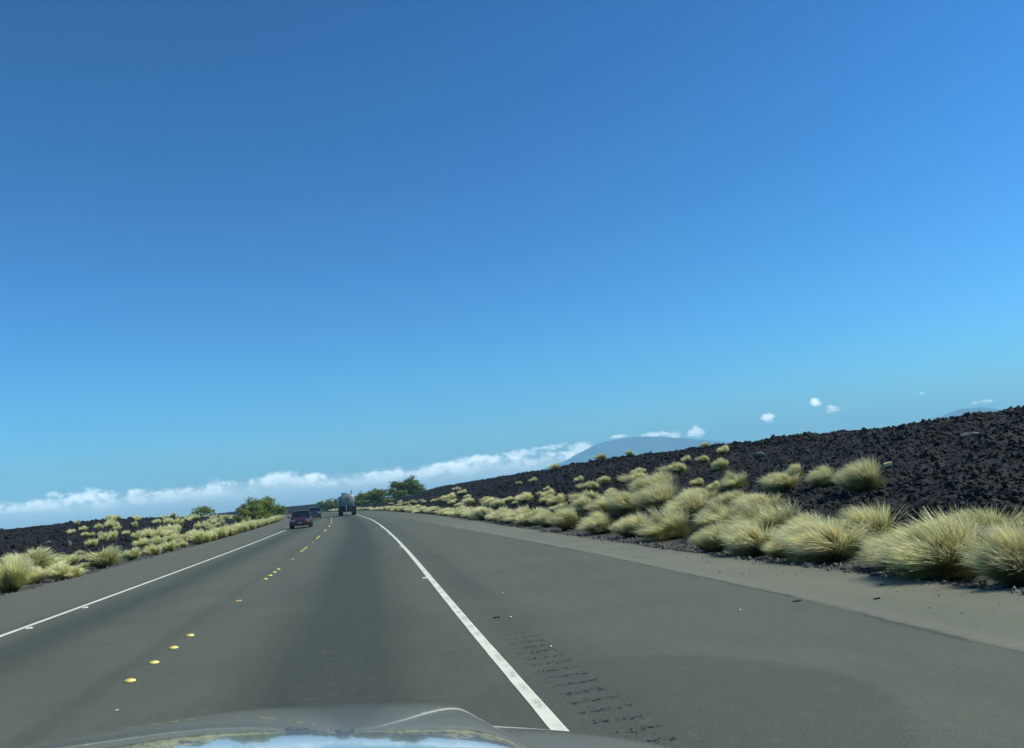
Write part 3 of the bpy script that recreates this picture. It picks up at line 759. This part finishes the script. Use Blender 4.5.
# ------------------------------------------------------------------ trees
def tree(x, y, z, height, rx, ry_, lobes, seed, m, label, group, leaf=.16, nleaf=2600, trunk_h=.3):
    r = np.random.default_rng(seed)
    root = empty('thorn_tree', (x, y, z)); tag(root, label, 'tree', group)
    cen = []
    for k in range(lobes):
        a = 2 * math.pi * (k / lobes) + r.uniform(-.4, .4); d = r.uniform(.25, .78) if k else .1
        cen.append((rx * d * math.cos(a), ry_ * d * math.sin(a), height * (r.uniform(.22, .74) if k else .74), r.uniform(.26, .42)))
    P_ = []; N_ = []; S_ = []
    per = nleaf // lobes
    for (cx, cy, cz, cr) in cen:
        ncl = 22
        tw = r.normal(size=(ncl, 3)); tw /= np.linalg.norm(tw, axis=1)[:, None]; tw *= (r.random(ncl) ** .4)[:, None]
        rr = np.array([rx * cr * 1.15, ry_ * cr * 1.15, height * cr * .62])
        tc_ = np.array([cx, cy, cz]) + tw * rr
        cl_sh = r.random(ncl)
        idx = r.integers(0, ncl, per)
        p = tc_[idx] + r.normal(size=(per, 3)) * np.array([.30, .30, .17]) * (height / 4.5)
        P_.append(p); S_.append(np.clip(cl_sh[idx] * .7 + r.random(per) * .3, 0, 1))
    P_ = np.concatenate(P_); S_ = np.concatenate(S_); n = len(P_)
    keep = P_[:, 2] > height * .10; P_ = P_[keep]; S_ = S_[keep]; n = len(P_)
    a = r.normal(size=(n, 3)); a /= np.linalg.norm(a, axis=1)[:, None]; b = r.normal(size=(n, 3)); b = np.cross(a, b); b /= np.linalg.norm(b, axis=1)[:, None]
    sz = leaf * r.uniform(.6, 1.5, n)
    q = np.stack([P_ - a * sz[:, None], P_ - b * sz[:, None] * .45, P_ + a * sz[:, None], P_ + b * sz[:, None] * .45], 1)
    f = np.arange(n * 4).reshape(n, 4)
    cr_ = np_obj('crown', q.reshape(-1, 3), f, m, attrs={'shade': np.repeat(S_, 4)}); cr_.parent = root
    b_ = MB(); top = Vector((0, 0, height * trunk_h))
    b_.tube([(0, 0, -.3), (.05, .02, height * trunk_h * .5), top], [.20 * height / 5, .15 * height / 5, .12 * height / 5], 8)
    for (cx, cy, cz, cr) in cen:
        e = Vector((cx, cy, cz)); mid = top.lerp(e, .5) + Vector((r.uniform(-.2, .2), r.uniform(-.2, .2), .1))
        b_.tube([top - Vector((0, 0, .12)), mid, e], [.085 * height / 5, .055 * height / 5, .02], 6)
    b_.build('trunk', BARK, root, smooth=True)
    return root
GT = 'dark trees beyond the end of the right lava bank'
def gz(u, y): return float(ground_h(np.array([u]), np.array([y]), False)[0]) - .1
def tr_at(u, y, *a, **k): return tree(float(u + bend(y)), y, gz(u, y), *a, **k)
tr_at(-12.9, 150, 4.6, 3.1, 3.0, 9, 1, LEAF, 'round tree rising behind the low bush on the left verge, beside the red car', 'trees on the left verge', leaf=.17, nleaf=6000)
tr_at(-13.6, 135, 2.9, 2.5, 2.4, 7, 2, LEAF, 'low bush in front of the round tree on the left verge', 'trees on the left verge', leaf=.15, nleaf=4200, trunk_h=.15)
tr_at(-14.3, 126, 1.9, 1.5, 1.4, 6, 3, LEAF, 'small low bush nearest the camera on the left verge', 'trees on the left verge', leaf=.12, nleaf=1800, trunk_h=.15)
tr_at(-24.2, 170, 2.3, 3.0, 2.2, 7, 4, LEAF, 'thin light green bush peeping over the left lava rise', None, leaf=.13, nleaf=1800, trunk_h=.2)
tr_at(21.9, 222, 6.0, 5.2, 4.2, 11, 5, LEAFD, 'tallest dark rounded tree at the end of the right lava bank', GT, leaf=.24, nleaf=7000)
tr_at(15.2, 236, 4.5, 6.0, 3.5, 11, 6, LEAF, 'long low tree between the tanker truck and the tallest dark tree', GT, leaf=.22, nleaf=6000)
tr_at(17.4, 208, 2.4, 2.6, 1.8, 6, 7, LEAF, 'small bright bush in front of the tallest dark tree', GT, leaf=.16, nleaf=2200, trunk_h=.15)
tr_at(13.5, 300, 3.6, 4.8, 3.0, 9, 8, LEAF, 'far green bush seen left of the tanker truck', GT, leaf=.24, nleaf=3000, trunk_h=.15)
tr_at(18.5, 268, 4.2, 4.8, 3.0, 8, 9, LEAF, 'far tree right behind the tank of the tanker truck', GT, leaf=.24, nleaf=3000)
# pale stones and litter on the lava
STONE = pmat('pale_stone', (.13, .125, .105), .85, var=.3, scale=5)
def stone(u, y, sx, sy, sz, label, seed, m=STONE, name='stone', cat='stone', grp='pale stones lying on the lava'):
    r = np.random.default_rng(seed)
    v = ICO1[0] * (1 + r.uniform(-.12, .12, (len(ICO1[0]), 1))) * np.array([sx, sy, sz])
    o = np_obj(name, v, ICO1[1], m); o.location = gpt(u, y) + Vector((0, 0, .02 + sz * .5)); o.rotation_euler = (r.uniform(-.3, .3), r.uniform(-.3, .3), r.uniform(0, 3))
    return tag(o, label, cat, grp)
stone(16.97, 22.0, .30, .22, .12, 'large flat pale stone high on the right lava bank', 1)
stone(18.0, 37.6, .26, .2, .14, 'grey stone near the skyline of the right bank by the topmost grass tuft', 2)
stone(10.05, 12.6, .07, .06, .07, 'small white stone on the lava near the right frame edge', 3)
stone(10.42, 13.05, .06, .05, .05, 'smaller white stone above another one near the right frame edge', 4)
stone(-16.5, 53.8, .16, .12, .20, 'upright pale stone on the left lava', 5)
stone(-18.4, 56.0, .32, .25, .07, 'long flat grey slab on the left lava', 6)
stone(-9.95, 44.0, .16, .12, .06, 'white stone at the foot of the rounded tussocks on the left verge', 7)
b = MB(); b.box((0, 0, .04), (.20, .12, .08), bev=.006); b.box((.03, 0, .083), (.13, .10, .012), bev=.004)
o = b.build('litter_box', pmat('faded_yellow_carton', (.75, .55, .22), .6, var=.2, scale=20), smooth=False)
o.location = gpt(13.94, 21.55) + Vector((0, 0, .05)); o.rotation_euler = (.15, -.1, -.45)
tag(o, 'small faded yellow carton lying on the bare lava right of the grass', 'litter')
for i, (u, y, q_, lab) in enumerate([(1.71, 11.1, .022, 'tiny white chip lying beside the short dark scrap on the shoulder'), (1.74, 8.8, .020, 'tiny white chip lying on the shoulder beside the rumble grooves'), (2.02, 13.7, .02, 'tiny white chip on the shoulder, farthest from the camera'), (-2.25, 8.45, .02, 'tiny pale chip on the road nearer than the yellow dots'), (4.08, 9.5, .018, 'tiny white chip on the shoulder just inside the pale outer strip')]):
    o = stone(u, y, q_, q_ * .7, q_ * .45, lab, 60 + i, WREF, 'stone_chip', 'stone chip', 'pale chips lying on the asphalt'); o.location = (u + float(bend(y)), y, q_ * .4)
DARK = pmat('dark_scrap', (.02, .02, .02), .8, var=.3, scale=20)
for i, (u, y, L, lab) in enumerate([(5.55, 9.1, .07, 'thin black scrap lying on the pale right shoulder strip'), (4.85, 9.6, .10, 'dark smear-like strip of rubber on the seam of the right shoulder'), (1.58, 11.22, .09, 'short dark scrap of rubber just beyond the rumble grooves')]):
    b = MB(); b.box((0, 0, .008), (L, .03, .012), bev=.004); b.box((L * .35, .012, .010), (L * .4, .025, .014), bev=.004)
    o = b.build('rubber_scrap', DARK); o.location = (u, y, .001); o.rotation_euler = (0, 0, .1 * i); tag(o, lab, 'debris', 'scraps on the shoulder')


# ------------------------------------------------------------------ vehicles
RED = pmat('dark_red_paint', (.045, .004, .005), .4, coat=.15, var=.12, scale=2)
BLK = pmat('black_paint', (.012, .013, .016), .3, coat=.8, var=.15, scale=2)
GLS = pmat('dark_car_glass', (.008, .010, .012), .12, coat=.0, var=.1, scale=2)
TYRE = pmat('tyre_rubber', (.018, .018, .018), .9, var=.3, scale=12, bump=.3)
RIM = pmat('alloy_rim', (.42, .43, .44), .35, .8, var=.15, scale=6)
CHR = pmat('chrome', (.6, .6, .6), .15, 1., var=.08, scale=4)
HLAMP = pmat('headlamp_glass', (.26, .27, .28), .08, .3, coat=1., var=.15, scale=14)
TLAMP = pmat('tail_lamp', (.13, .01, .008), .2, coat=.8, var=.15, scale=14)
PLAS = pmat('black_plastic', (.02, .02, .021), .6, var=.25, scale=9)
PLATE = pmat('plate_white', (.20, .19, .22), .5, var=.1, scale=20)
def lerp_prof(prof, x):
    xs = [p[0] for p in prof]
    return [float(np.interp(x, xs, [p[k] for p in prof])) for k in range(1, len(prof[0]))]
def wheel(parent, x, y, r, w_, mb_t=TYRE, rim=RIM, dual=False):
    wv = empty_part('wheel', parent, (x, y, r))
    b = MB(); ring = []
    for k in range(24):
        pass
    prof = [(.62, -.5), (.9, -.5), (.985, -.42), (1., -.25), (1., .25), (.985, .42), (.9, .5), (.62, .5)]
    rings = [[(h * w_, math.cos(2 * math.pi * j / 24) * q * r, math.sin(2 * math.pi * j / 24) * q * r) for j in range(24)] for q, h in prof]
    b.loft(rings, caps=False); b.loft([rings[-1], rings[0]], caps=False)
    b.build('tyre', mb_t, wv, smooth=True, angle=40)
    b = MB()
    for sgn in (-1, 1):
        b.loft([[(sgn * w_ * q2, math.cos(2 * math.pi * j / 20) * q * r, math.sin(2 * math.pi * j / 20) * q * r) for j in range(20)] for q, q2 in ((.63, .42), (.58, .36), (.2, .40), (.12, .44))], caps=True)
    b.build('rim', rim, wv, smooth=True, angle=40)
    return wv
def empty_part(name, parent, loc):
    o = bpy.data.objects.new(name, None); COL.objects.link(o); o.parent = parent; o.location = loc; o.empty_display_size = .1
    return o

def car(x, y, rz, paint, label, L=4.6, W=1.82, Hh=1.45, suv=False):
    """front of the car towards +Y of its own axes"""
    root = empty('parked_car' if False else 'oncoming_car', (x, y, 0), rz); tag(root, label, 'car', 'oncoming cars')
    hl = L / 2; hw = W / 2
    belt = .92 if not suv else 1.05
    hoodz = .80 if not suv else 1.02
    # lower body: y, z_bottom, z_top, half width
    prof = [(-hl, .42, belt * .93, hw * .78), (-hl + .08, .30, belt * .98, hw * .90), (-hl + .5, .24, belt, hw), (-.9, .2, belt, hw), (.75, .2, belt - .02, hw), (1.0, .2, belt - .05, hw),
            (hl - .75, .22, hoodz + .03, hw * .99), (hl - .25, .22, hoodz - .06, hw * .95), (hl - .06, .25, hoodz - .16, hw * .86), (hl, .32, hoodz - .30, hw * .74)]
    rings = []
    for (py, z0, z1, w_) in prof:
        zm = z0 + (z1 - z0) * .55
        half = [(w_ * .86, z0), (w_ * .97, z0 + .1), (w_, zm), (w_ * .97, z1 - .10), (w_ * .90, z1 - .025), (w_ * .62, z1 + .012), (0, z1 + .025)]
        rings.append([(a, py, z) for a, z in half] + [(-a, py, z) for a, z in half[-2::-1]])
    b = MB(); b.loft(rings); b.build('body', paint, root, smooth=True, angle=50)
    # cabin
    ro = Hh - .01; bz = belt - .02
    if suv: cab = [(-hl + .10, bz, .86, 0), (-hl + .42, ro - .05, .74, 1), (-.6, ro, .76, 1), (.10, ro - .02, .75, 1), (.95, bz - .03, .84, 0)]
    else: cab = [(-hl + .55, bz, .82, 0), (-1.05, ro - .06, .66, 1), (-.5, ro, .68, 1), (.05, ro - .04, .67, 1), (1.05, bz - .05, .83, 0)]
    # glass house
    b = MB(); rings = []
    for (py, z, k, top_) in cab:
        rings.append((py, z, k * hw / .91))
    low = [(py, bz - .05, .86 * hw / .91) for py in (rings[0][0], rings[1][0], rings[2][0], rings[3][0], rings[4][0])]
    vs = []; 
    for sgn in (-1, 1):
        vs += [(sgn * lw, py, z) for (py, z, lw) in low] + [(sgn * k, py, z - .02) for (py, z, k) in rings]
    fs = []
    for o_ in (0, 10):
        for i in range(4): fs.append((o_ + i, o_ + i + 1, o_ + 6 + i, o_ + 5 + i))
    side = MB(); side.add(vs, fs); side.build('side_window', GLS, root)
    def strip(i0, i1, name, m, inset=0., up_=0.0):
        bb = MB(); p = [rings[i] for i in range(i0, i1 + 1)]
        bb.loft([[(-(k - inset), py, z + up_), (-(k - inset) * .5, py, z + up_ + .022), (0, py, z + up_ + .03), ((k - inset) * .5, py, z + up_ + .022), ((k - inset), py, z + up_)] for (py, z, k) in p], closed=False, caps=False)
        return bb.build(name, m, root, smooth=True)
    strip(3, 4, 'windshield', GLS, .03); strip(0, 1, 'rear_window', GLS, .03); strip(1, 3, 'roof', paint, -.01, .004)
    b = MB()
    for sgn in (-1, 1):
        for i in range(4):
            p0, p1 = rings[i], rings[i + 1]
            b.tube([(sgn * p0[2], p0[0], p0[1]), (sgn * p1[2], p1[0], p1[1])], .035, 6)
        b.tube([(sgn * .86 * hw / .91, -.45, bz), (sgn * rings[2][2], -.5, rings[2][1])], .035, 6)
    b.build('pillar', paint, root, smooth=True)
    for sgn in (-1, 1):
        b = MB(); b.box((sgn * hw * .64, hl - .13, hoodz - .17), (.40, .16, .13 if not suv else .17), bev=.04); b.build('headlight', HLAMP, root, smooth=True, angle=40)
        b = MB(); b.box((sgn * hw * .68, -hl + .04, belt - .16), (.34, .10, .16), bev=.03); b.build('tail_light', TLAMP, root, smooth=True, angle=40)
        b = MB(); b.box((sgn * (hw + .10), .72, belt + .06), (.20, .10, .14), bev=.035); b.build('mirror', paint, root, smooth=True, angle=40)
        for wy in (hl - .88, -hl + .95):
            wheel(root, sgn * (hw - .11), wy, .33 if not suv else .37, .23)
    b = MB(); b.box((0, hl - .015, hoodz - .24), (hw * .85, .05, .11), bev=.015)
    g = b.build('grille', PLAS, root)
    b = MB(); b.box((0, hl - .02, .36), (hw * 1.35, .10, .12), bev=.03); b.build('bumper_intake', PLAS, root)
    b = MB(); b.box((0, hl + .035, .47), (.31, .012, .155), bev=.003); b.build('licence_plate', PLATE, root)
    return root
yc = 77.0
car(-5.12, 77.3, math.pi - head(77), RED, 'dark red sedan driving towards the camera in the left lane', 4.6, 1.78, 1.46)
car(-6.55, 127.5, math.pi - head(131), BLK, 'black car following behind the dark red sedan', 4.5, 1.80, 1.62, True)

# tanker truck, seen from behind
TANK = pmat('tank_grey', (.20, .225, .215), .38, .25, var=.16, scale=3)
TANKD = pmat('tank_end_grey', (.16, .185, .175), .55, .05, var=.2, scale=3)
def ell(rx, rz, y, cz, n=32, p=2.0):
    return [(rx * math.cos(2 * math.pi * j / n), y, cz + rz * math.sin(2 * math.pi * j / n)) for j in range(n)]
tr = empty('tanker_truck', (-1.98, 128.0, 0), -head(134)); tag(tr, 'grey tanker truck driving ahead in the right lane', 'truck')
b = MB(); b.loft([ell(1.16, .93, .10, 2.12), ell(1.18, .95, .16, 2.12), ell(1.18, .95, 5.9, 2.12), ell(1.12, .9, 6.1, 2.12)]); tank = b.build('tank', TANK, tr, smooth=True, angle=45)
b = MB(); b.loft([ell(1.155 * k, .925 * k, yy, 2.12) for k, yy in ((1, .10), (.96, .03), (.85, -.06), (.6, -.15), (.3, -.19), (.05, -.2))]); b.build('tank_end', TANKD, tr, smooth=True, angle=60)
b = MB()
for yy in (.14, 2.0, 4.0, 5.86):
    b.loft([ell(1.20, .97, yy - .03, 2.12), ell(1.215, .985, yy, 2.12), ell(1.20, .97, yy + .03, 2.12)])
b.build('tank_band', CHR, tank, smooth=True)
b = MB(); b.cyl((-.25, 2.6, 3.0), (-.25, 2.6, 3.22), .42, n=20); b.cyl((-.25, 2.6, 3.22), (-.25, 2.6, 3.27), .46, n=20); b.cyl((-.3, .6, 3.0), (-.3, .6, 3.2), .34, n=20); b.build('manhole', TANK, tank, smooth=True, angle=40)
b = MB()
for sx in (.28, .62): b.tube([(sx, -.27, .75), (sx, -.27, 2.9), (sx, .2, 3.12)], .028, 8)
for k in range(8): b.tube([(.28, -.27, .9 + k * .28), (.62, -.27, .9 + k * .28)], .018, 6)
b.build('ladder', TANK, tr, smooth=True)
b = MB(); b.tube([(-.15, -.24, 1.5), (-.15, -.3, 1.15), (-.15, -.3, .8)], .08, 12); b.cyl((-.15, -.3, .82), (-.15, -.3, .74), .13, n=14); b.build('outlet_pipe', TANK, tr, smooth=True, angle=40)
b = MB()
for sx in (-.42, .42): b.box((sx, 4.0, .92), (.10, 8.4, .26))
for yy in (.1, 1.2, 2.6, 4.2, 6.0): b.box((0, yy, .92), (.78, .10, .2))
for sx in (-1, 1):
    for yy in (.7, 2.4, 4.6): b.box((sx * .62, yy, 1.16), (.5, .14, .3))
b.box((0, .35, 1.12), (2.2, .9, .10), bev=.02); b.box((0, .12, .98), (2.36, .08, .62), bev=.02)
b.build('chassis', PLAS, tr)
b = MB(); b.box((0, -.16, .62), (2.36, .12, .16), bev=.02)
for sx in (-.5, .5): b.box((sx, -.10, .78), (.09, .09, .3))
b.build('rear_bumper', PLAS, tr)
for sx in (-1, 1):
    b = MB(); b.box((sx * .95, .02, .62), (.62, .02, .86)); b.build('mud_flap', TYRE, tr)
    b = MB(); b.box((sx * .72, -.20, .83), (.20, .07, .10), bev=.02); b.build('tail_light', TLAMP, tr)
    b = MB(); rg = []
    for k in range(9):
        a = math.pi * (k / 8); rg.append([(sx * (.62), 1.35 - 1.35 * math.cos(a), .62 + .62 * math.sin(a)), (sx * 1.24, 1.35 - 1.35 * math.cos(a), .62 + .62 * math.sin(a))])
    b.loft(rg, closed=False, caps=False); o_ = b.build('mudguard', PLAS, tr)
    o_.modifiers.new('thick', 'SOLIDIFY').thickness = .03
    for yy in (.78, 2.05):
        for off in (.76, 1.09): wheel(tr, sx * off, yy, .51, .28, rim=PLAS)
    wheel(tr, sx * 1.02, 7.1, .51, .30)
    b = MB(); b.tube([(sx * 1.15, 7.0, 2.55), (sx * 1.48, 7.05, 2.5), (sx * 1.48, 7.05, 1.75), (sx * 1.15, 7.0, 1.7)], .02, 6); b.box((sx * 1.48, 7.05, 2.15), (.22, .08, .66), bev=.03); b.build('mirror', BLK, tr)
b = MB(); cabr = []
for yy, z1, w_ in ((6.35, 2.75, 1.16), (6.5, 2.86, 1.18), (7.4, 2.86, 1.18), (7.9, 2.0, 1.16), (8.9, 1.75, 1.05), (9.1, 1.5, 1.0)):
    cabr.append([(-w_, yy, .6), (-w_, yy, z1 - .12), (-w_ + .1, yy, z1), (w_ - .1, yy, z1), (w_, yy, z1 - .12), (w_, yy, .6)])
b.loft(cabr); cab = b.build('cab', pmat('cab_grey', (.33, .36, .37), .35, coat=.6, var=.15), tr)
b = MB(); b.box((0, 6.345, 2.3), (1.3, .02, .55), bev=.004); b.build('rear_window', GLS, cab)
b = MB(); b.box((0, 7.68, 2.46), (2.0, .03, .72), Matrix.Translation((0, 0, 0))); b.build('windshield', GLS, cab)
b = MB(); b.tube([(.92, 6.22, 1.1), (.92, 6.22, 3.45), (.92, 6.12, 3.6)], .085, 12); b.build('exhaust_stack', CHR, tr, smooth=True)

# ------------------------------------------------------------------ own car: silver bonnet at the bottom of the view
def carpaint():
    m = mat('silver_car_paint', (.30, .33, .34), .22, .45, 1.)
    t = NT(m.node_tree); b = t.n['Principled BSDF']; tc = t.node('ShaderNodeTexCoord').outputs['Object']
    n = t.noise(tc, 3., 6, .7); n2 = t.noise(tc, 220., 2, .6); n3 = t.noise(tc, 40., 4, .7)
    t.l.new(t.mix(t.m('MULTIPLY', t.ss(n3, .55, .75), .25), t.mix(t.ss(n2, .3, .7), (.42, .48, .52), (.56, .62, .67)), (.50, .52, .52)), b.inputs['Base Color'])
    t.l.new(t.lin(n, .3, .7, .06, .11), b.inputs['Roughness'])
    t.l.new(t.lin(n3, .4, .7, .015, .05), b.inputs['Coat Roughness'])
    return m
SILV = carpaint()
own = empty('silver_car', (-.30, 0, 0)); tag(own, 'silver grey car seen from inside, its glossy bonnet along the bottom edge', 'car')
HC = -.30
CRY = [.9, 1.22, 1.5, 1.7, 1.95, 2.1, 2.25, 2.34]
CRX = [.54, .509, .485, .480, .480, .482, .480, .45]      # crease half width from the car centre
CZ_ = [1.322, 1.298, 1.264, 1.238, 1.200, 1.174, 1.146, 1.126]  # height of the bonnet centre line
def hood_ring(y, drop=0., pull=0.):
    cx = float(np.interp(y, CRY, CRX)); z0 = float(np.interp(y, CRY, CZ_)) - drop
    tilt = -.030
    fz = z0 - .062
    pts = []
    xs = [(.0, 0), (.3, -.004), (.6, -.010), (.85, -.015), (.965, -.019), (1.0, -.026)]
    half = [(cx * a, z) for a, z in xs]
    half += [(cx + .012, -.045), (cx + .035, -.062), (cx + .12, -.070), (.74, -.078), (.84, -.094), (.905, -.13), (.945, -.20), (.955, -.32)]
    rr = [(a, z0 + z + tilt * a) for a, z in half]; ll = [(-a, z0 + z - tilt * a) for a, z in half]
    return [(p[0], p[1]) for p in ll[::-1]] + [(p[0], p[1]) for p in rr[1:]]
rows = []
def yfront(a): return 2.335 - .10 * (abs(a) / .5) ** 2 if abs(a) < .5 else 2.235 - .62 * (abs(a) - .5)
base_y = [.9, 1.15, 1.4, 1.6, 1.78, 1.92, 2.04, 2.13, 2.19, 2.24, 2.275, 2.30, 2.318, 2.33]
nose_drop = [0, 0, 0, 0, 0, 0, .001, .003, .006, .012, .022, .038, .065, .11]
rings = []
for yb, dr in zip(base_y, nose_drop):
    ring = hood_ring(yb, dr)
    rings.append([(px, .9 + (yb - .9) * (yfront(px) - .9) / (2.335 - .9), pz) for (px, pz) in ring])
b = MB(); b.loft(rings, closed=False, caps=False)
hood = b.build('bonnet', SILV, own, smooth=True)
sm_ = hood.modifiers.new('sub', 'SUBSURF'); sm_.levels = 2; sm_.render_levels = 3
# front end and flanks below the bonnet
b = MB(); last = rings[-1]
fr_rows = []
for dz, dy, sx in ((-.006, .004, 1.), (-.10, .05, 1.), (-.22, .07, 1.), (-.40, .10, 1.), (-.52, .10, .99), (-.68, .03, .96)):
    fr_rows.append([(px * sx, py + dy * (1 - .3 * abs(px)), (pz if abs(px) < .9 else last[6][2] - .0) * 0 + (min(pz, .99) + dz)) for (px, py, pz) in last])
b.loft(fr_rows, closed=False, caps=False); b.build('front_fascia', SILV, own, smooth=True)
for sgn in (-1, 1):
    i = 0 if sgn < 0 else -1
    edge = [r_[i] for r_ in rings]
    b = MB(); rg = [[(px, py, pz - .004), (px * 1.005, py, .62), (px * .99, py, .30)] for (px, py, pz) in edge]
    rg = [[(sgn * .955, -2.4, .86), (sgn * .96, -2.4, .62), (sgn * .95, -2.4, .30)], [(sgn * .955, -.5, .86), (sgn * .96, -.5, .62), (sgn * .95, -.5, .30)]] + rg
    b.loft(rg, closed=False, caps=False); o_ = b.build('fender', SILV, own, smooth=True)
    o_.modifiers.new('thick', 'SOLIDIFY').thickness = .02
    b = MB(); b.box((sgn * .66, 2.22, .80), (.40, .16, .13), bev=.04); b.build('headlight', HLAMP, own, smooth=True, angle=40)
    for wy in (1.35, -1.45): wheel(own, sgn * .83, wy, .36, .24)
b = MB(); b.box((0, 2.36, .78), (.8, .06, .18), bev=.02); b.build('grille', PLAS, own)

# ------------------------------------------------------------------ distant mountains and haze
PAZ = [-14, -10, -3, -1.5, 0, 4, 8, 11, 13.2, 14.4, 15.4, 16.5, 17.8, 19, 20, 22.1, 26, 30, 34, 36, 37.4, 38.5, 40, 50, 56]
PEL = [0, .08, .24, .42, .40, .35, .5, .9, 1.42, 1.95, 2.32, 2.55, 2.64, 2.56, 2.43, 1.98, 1.3, 1.1, 1.2, 1.78, 2.12, 2.12, 1.7, .5, 0]
azs = np.linspace(-14, 56, 420); rs_ = np.linspace(6300, 8500, 70)
A, RR = np.meshgrid(azs, rs_)
prof = np.interp(A, PAZ, PEL)
fall = np.interp(RR, [6300, 7500, 8500], [0, 1, .5])
X_ = RR * np.sin(np.radians(A)); Y_ = RR * np.cos(np.radians(A))
rid = vnoise(X_ / 420, Y_ / 900, 41) * .30 + vnoise(X_ / 170, Y_ / 500, 42) * .22 + vnoise(X_ / 60, Y_ / 160, 43) * .08
Zm = 7500 * np.tan(np.radians(prof)) * np.clip(fall ** 1.1 * (1 + rid * (1 - np.exp(-((RR - 7500) / 160) ** 2) * .85)), 0, 1.02) - 2 * 0 - .5
MTN = mat('mountain_slope', rough=.95); t = NT(MTN.node_tree); b_ = t.n['Principled BSDF']
P = t.node('ShaderNodeNewGeometry').outputs['Position']
t.l.new(t.mix(t.ss(t.noise(P, .004, 6, .6), .35, .65), (.018, .026, .03), (.04, .042, .04)), b_.inputs['Base Color'])
tag(np_obj('hills', np.stack([X_, Y_, Zm], -1).reshape(-1, 3), grid_faces(70, 420), MTN, smooth=True), 'distant blue mountains behind the lava bank', kind='structure')
hz = bpy.data.materials.new('haze_air'); hz.use_nodes = True; t = NT(hz.node_tree); t.n.clear()
o_ = t.node('ShaderNodeOutputMaterial'); pv = t.node('ShaderNodeVolumePrincipled')
pv.inputs['Color'].default_value = (.40, .78, 1., 1); pv.inputs['Density'].default_value = 2.1e-4; pv.inputs['Anisotropy'].default_value = .0
t.l.new(pv.outputs[0], o_.inputs['Volume'])
b = MB(); b.box((0, 950, 0), (15600, 15300, 1), Matrix.Identity(4)); 
b.v = [(x, y, -2. if z < 0 else 380.) for (x, y, z) in b.v]
haze = b.build('haze', hz); tag(haze, 'thin blue haze over the distance', kind='stuff')
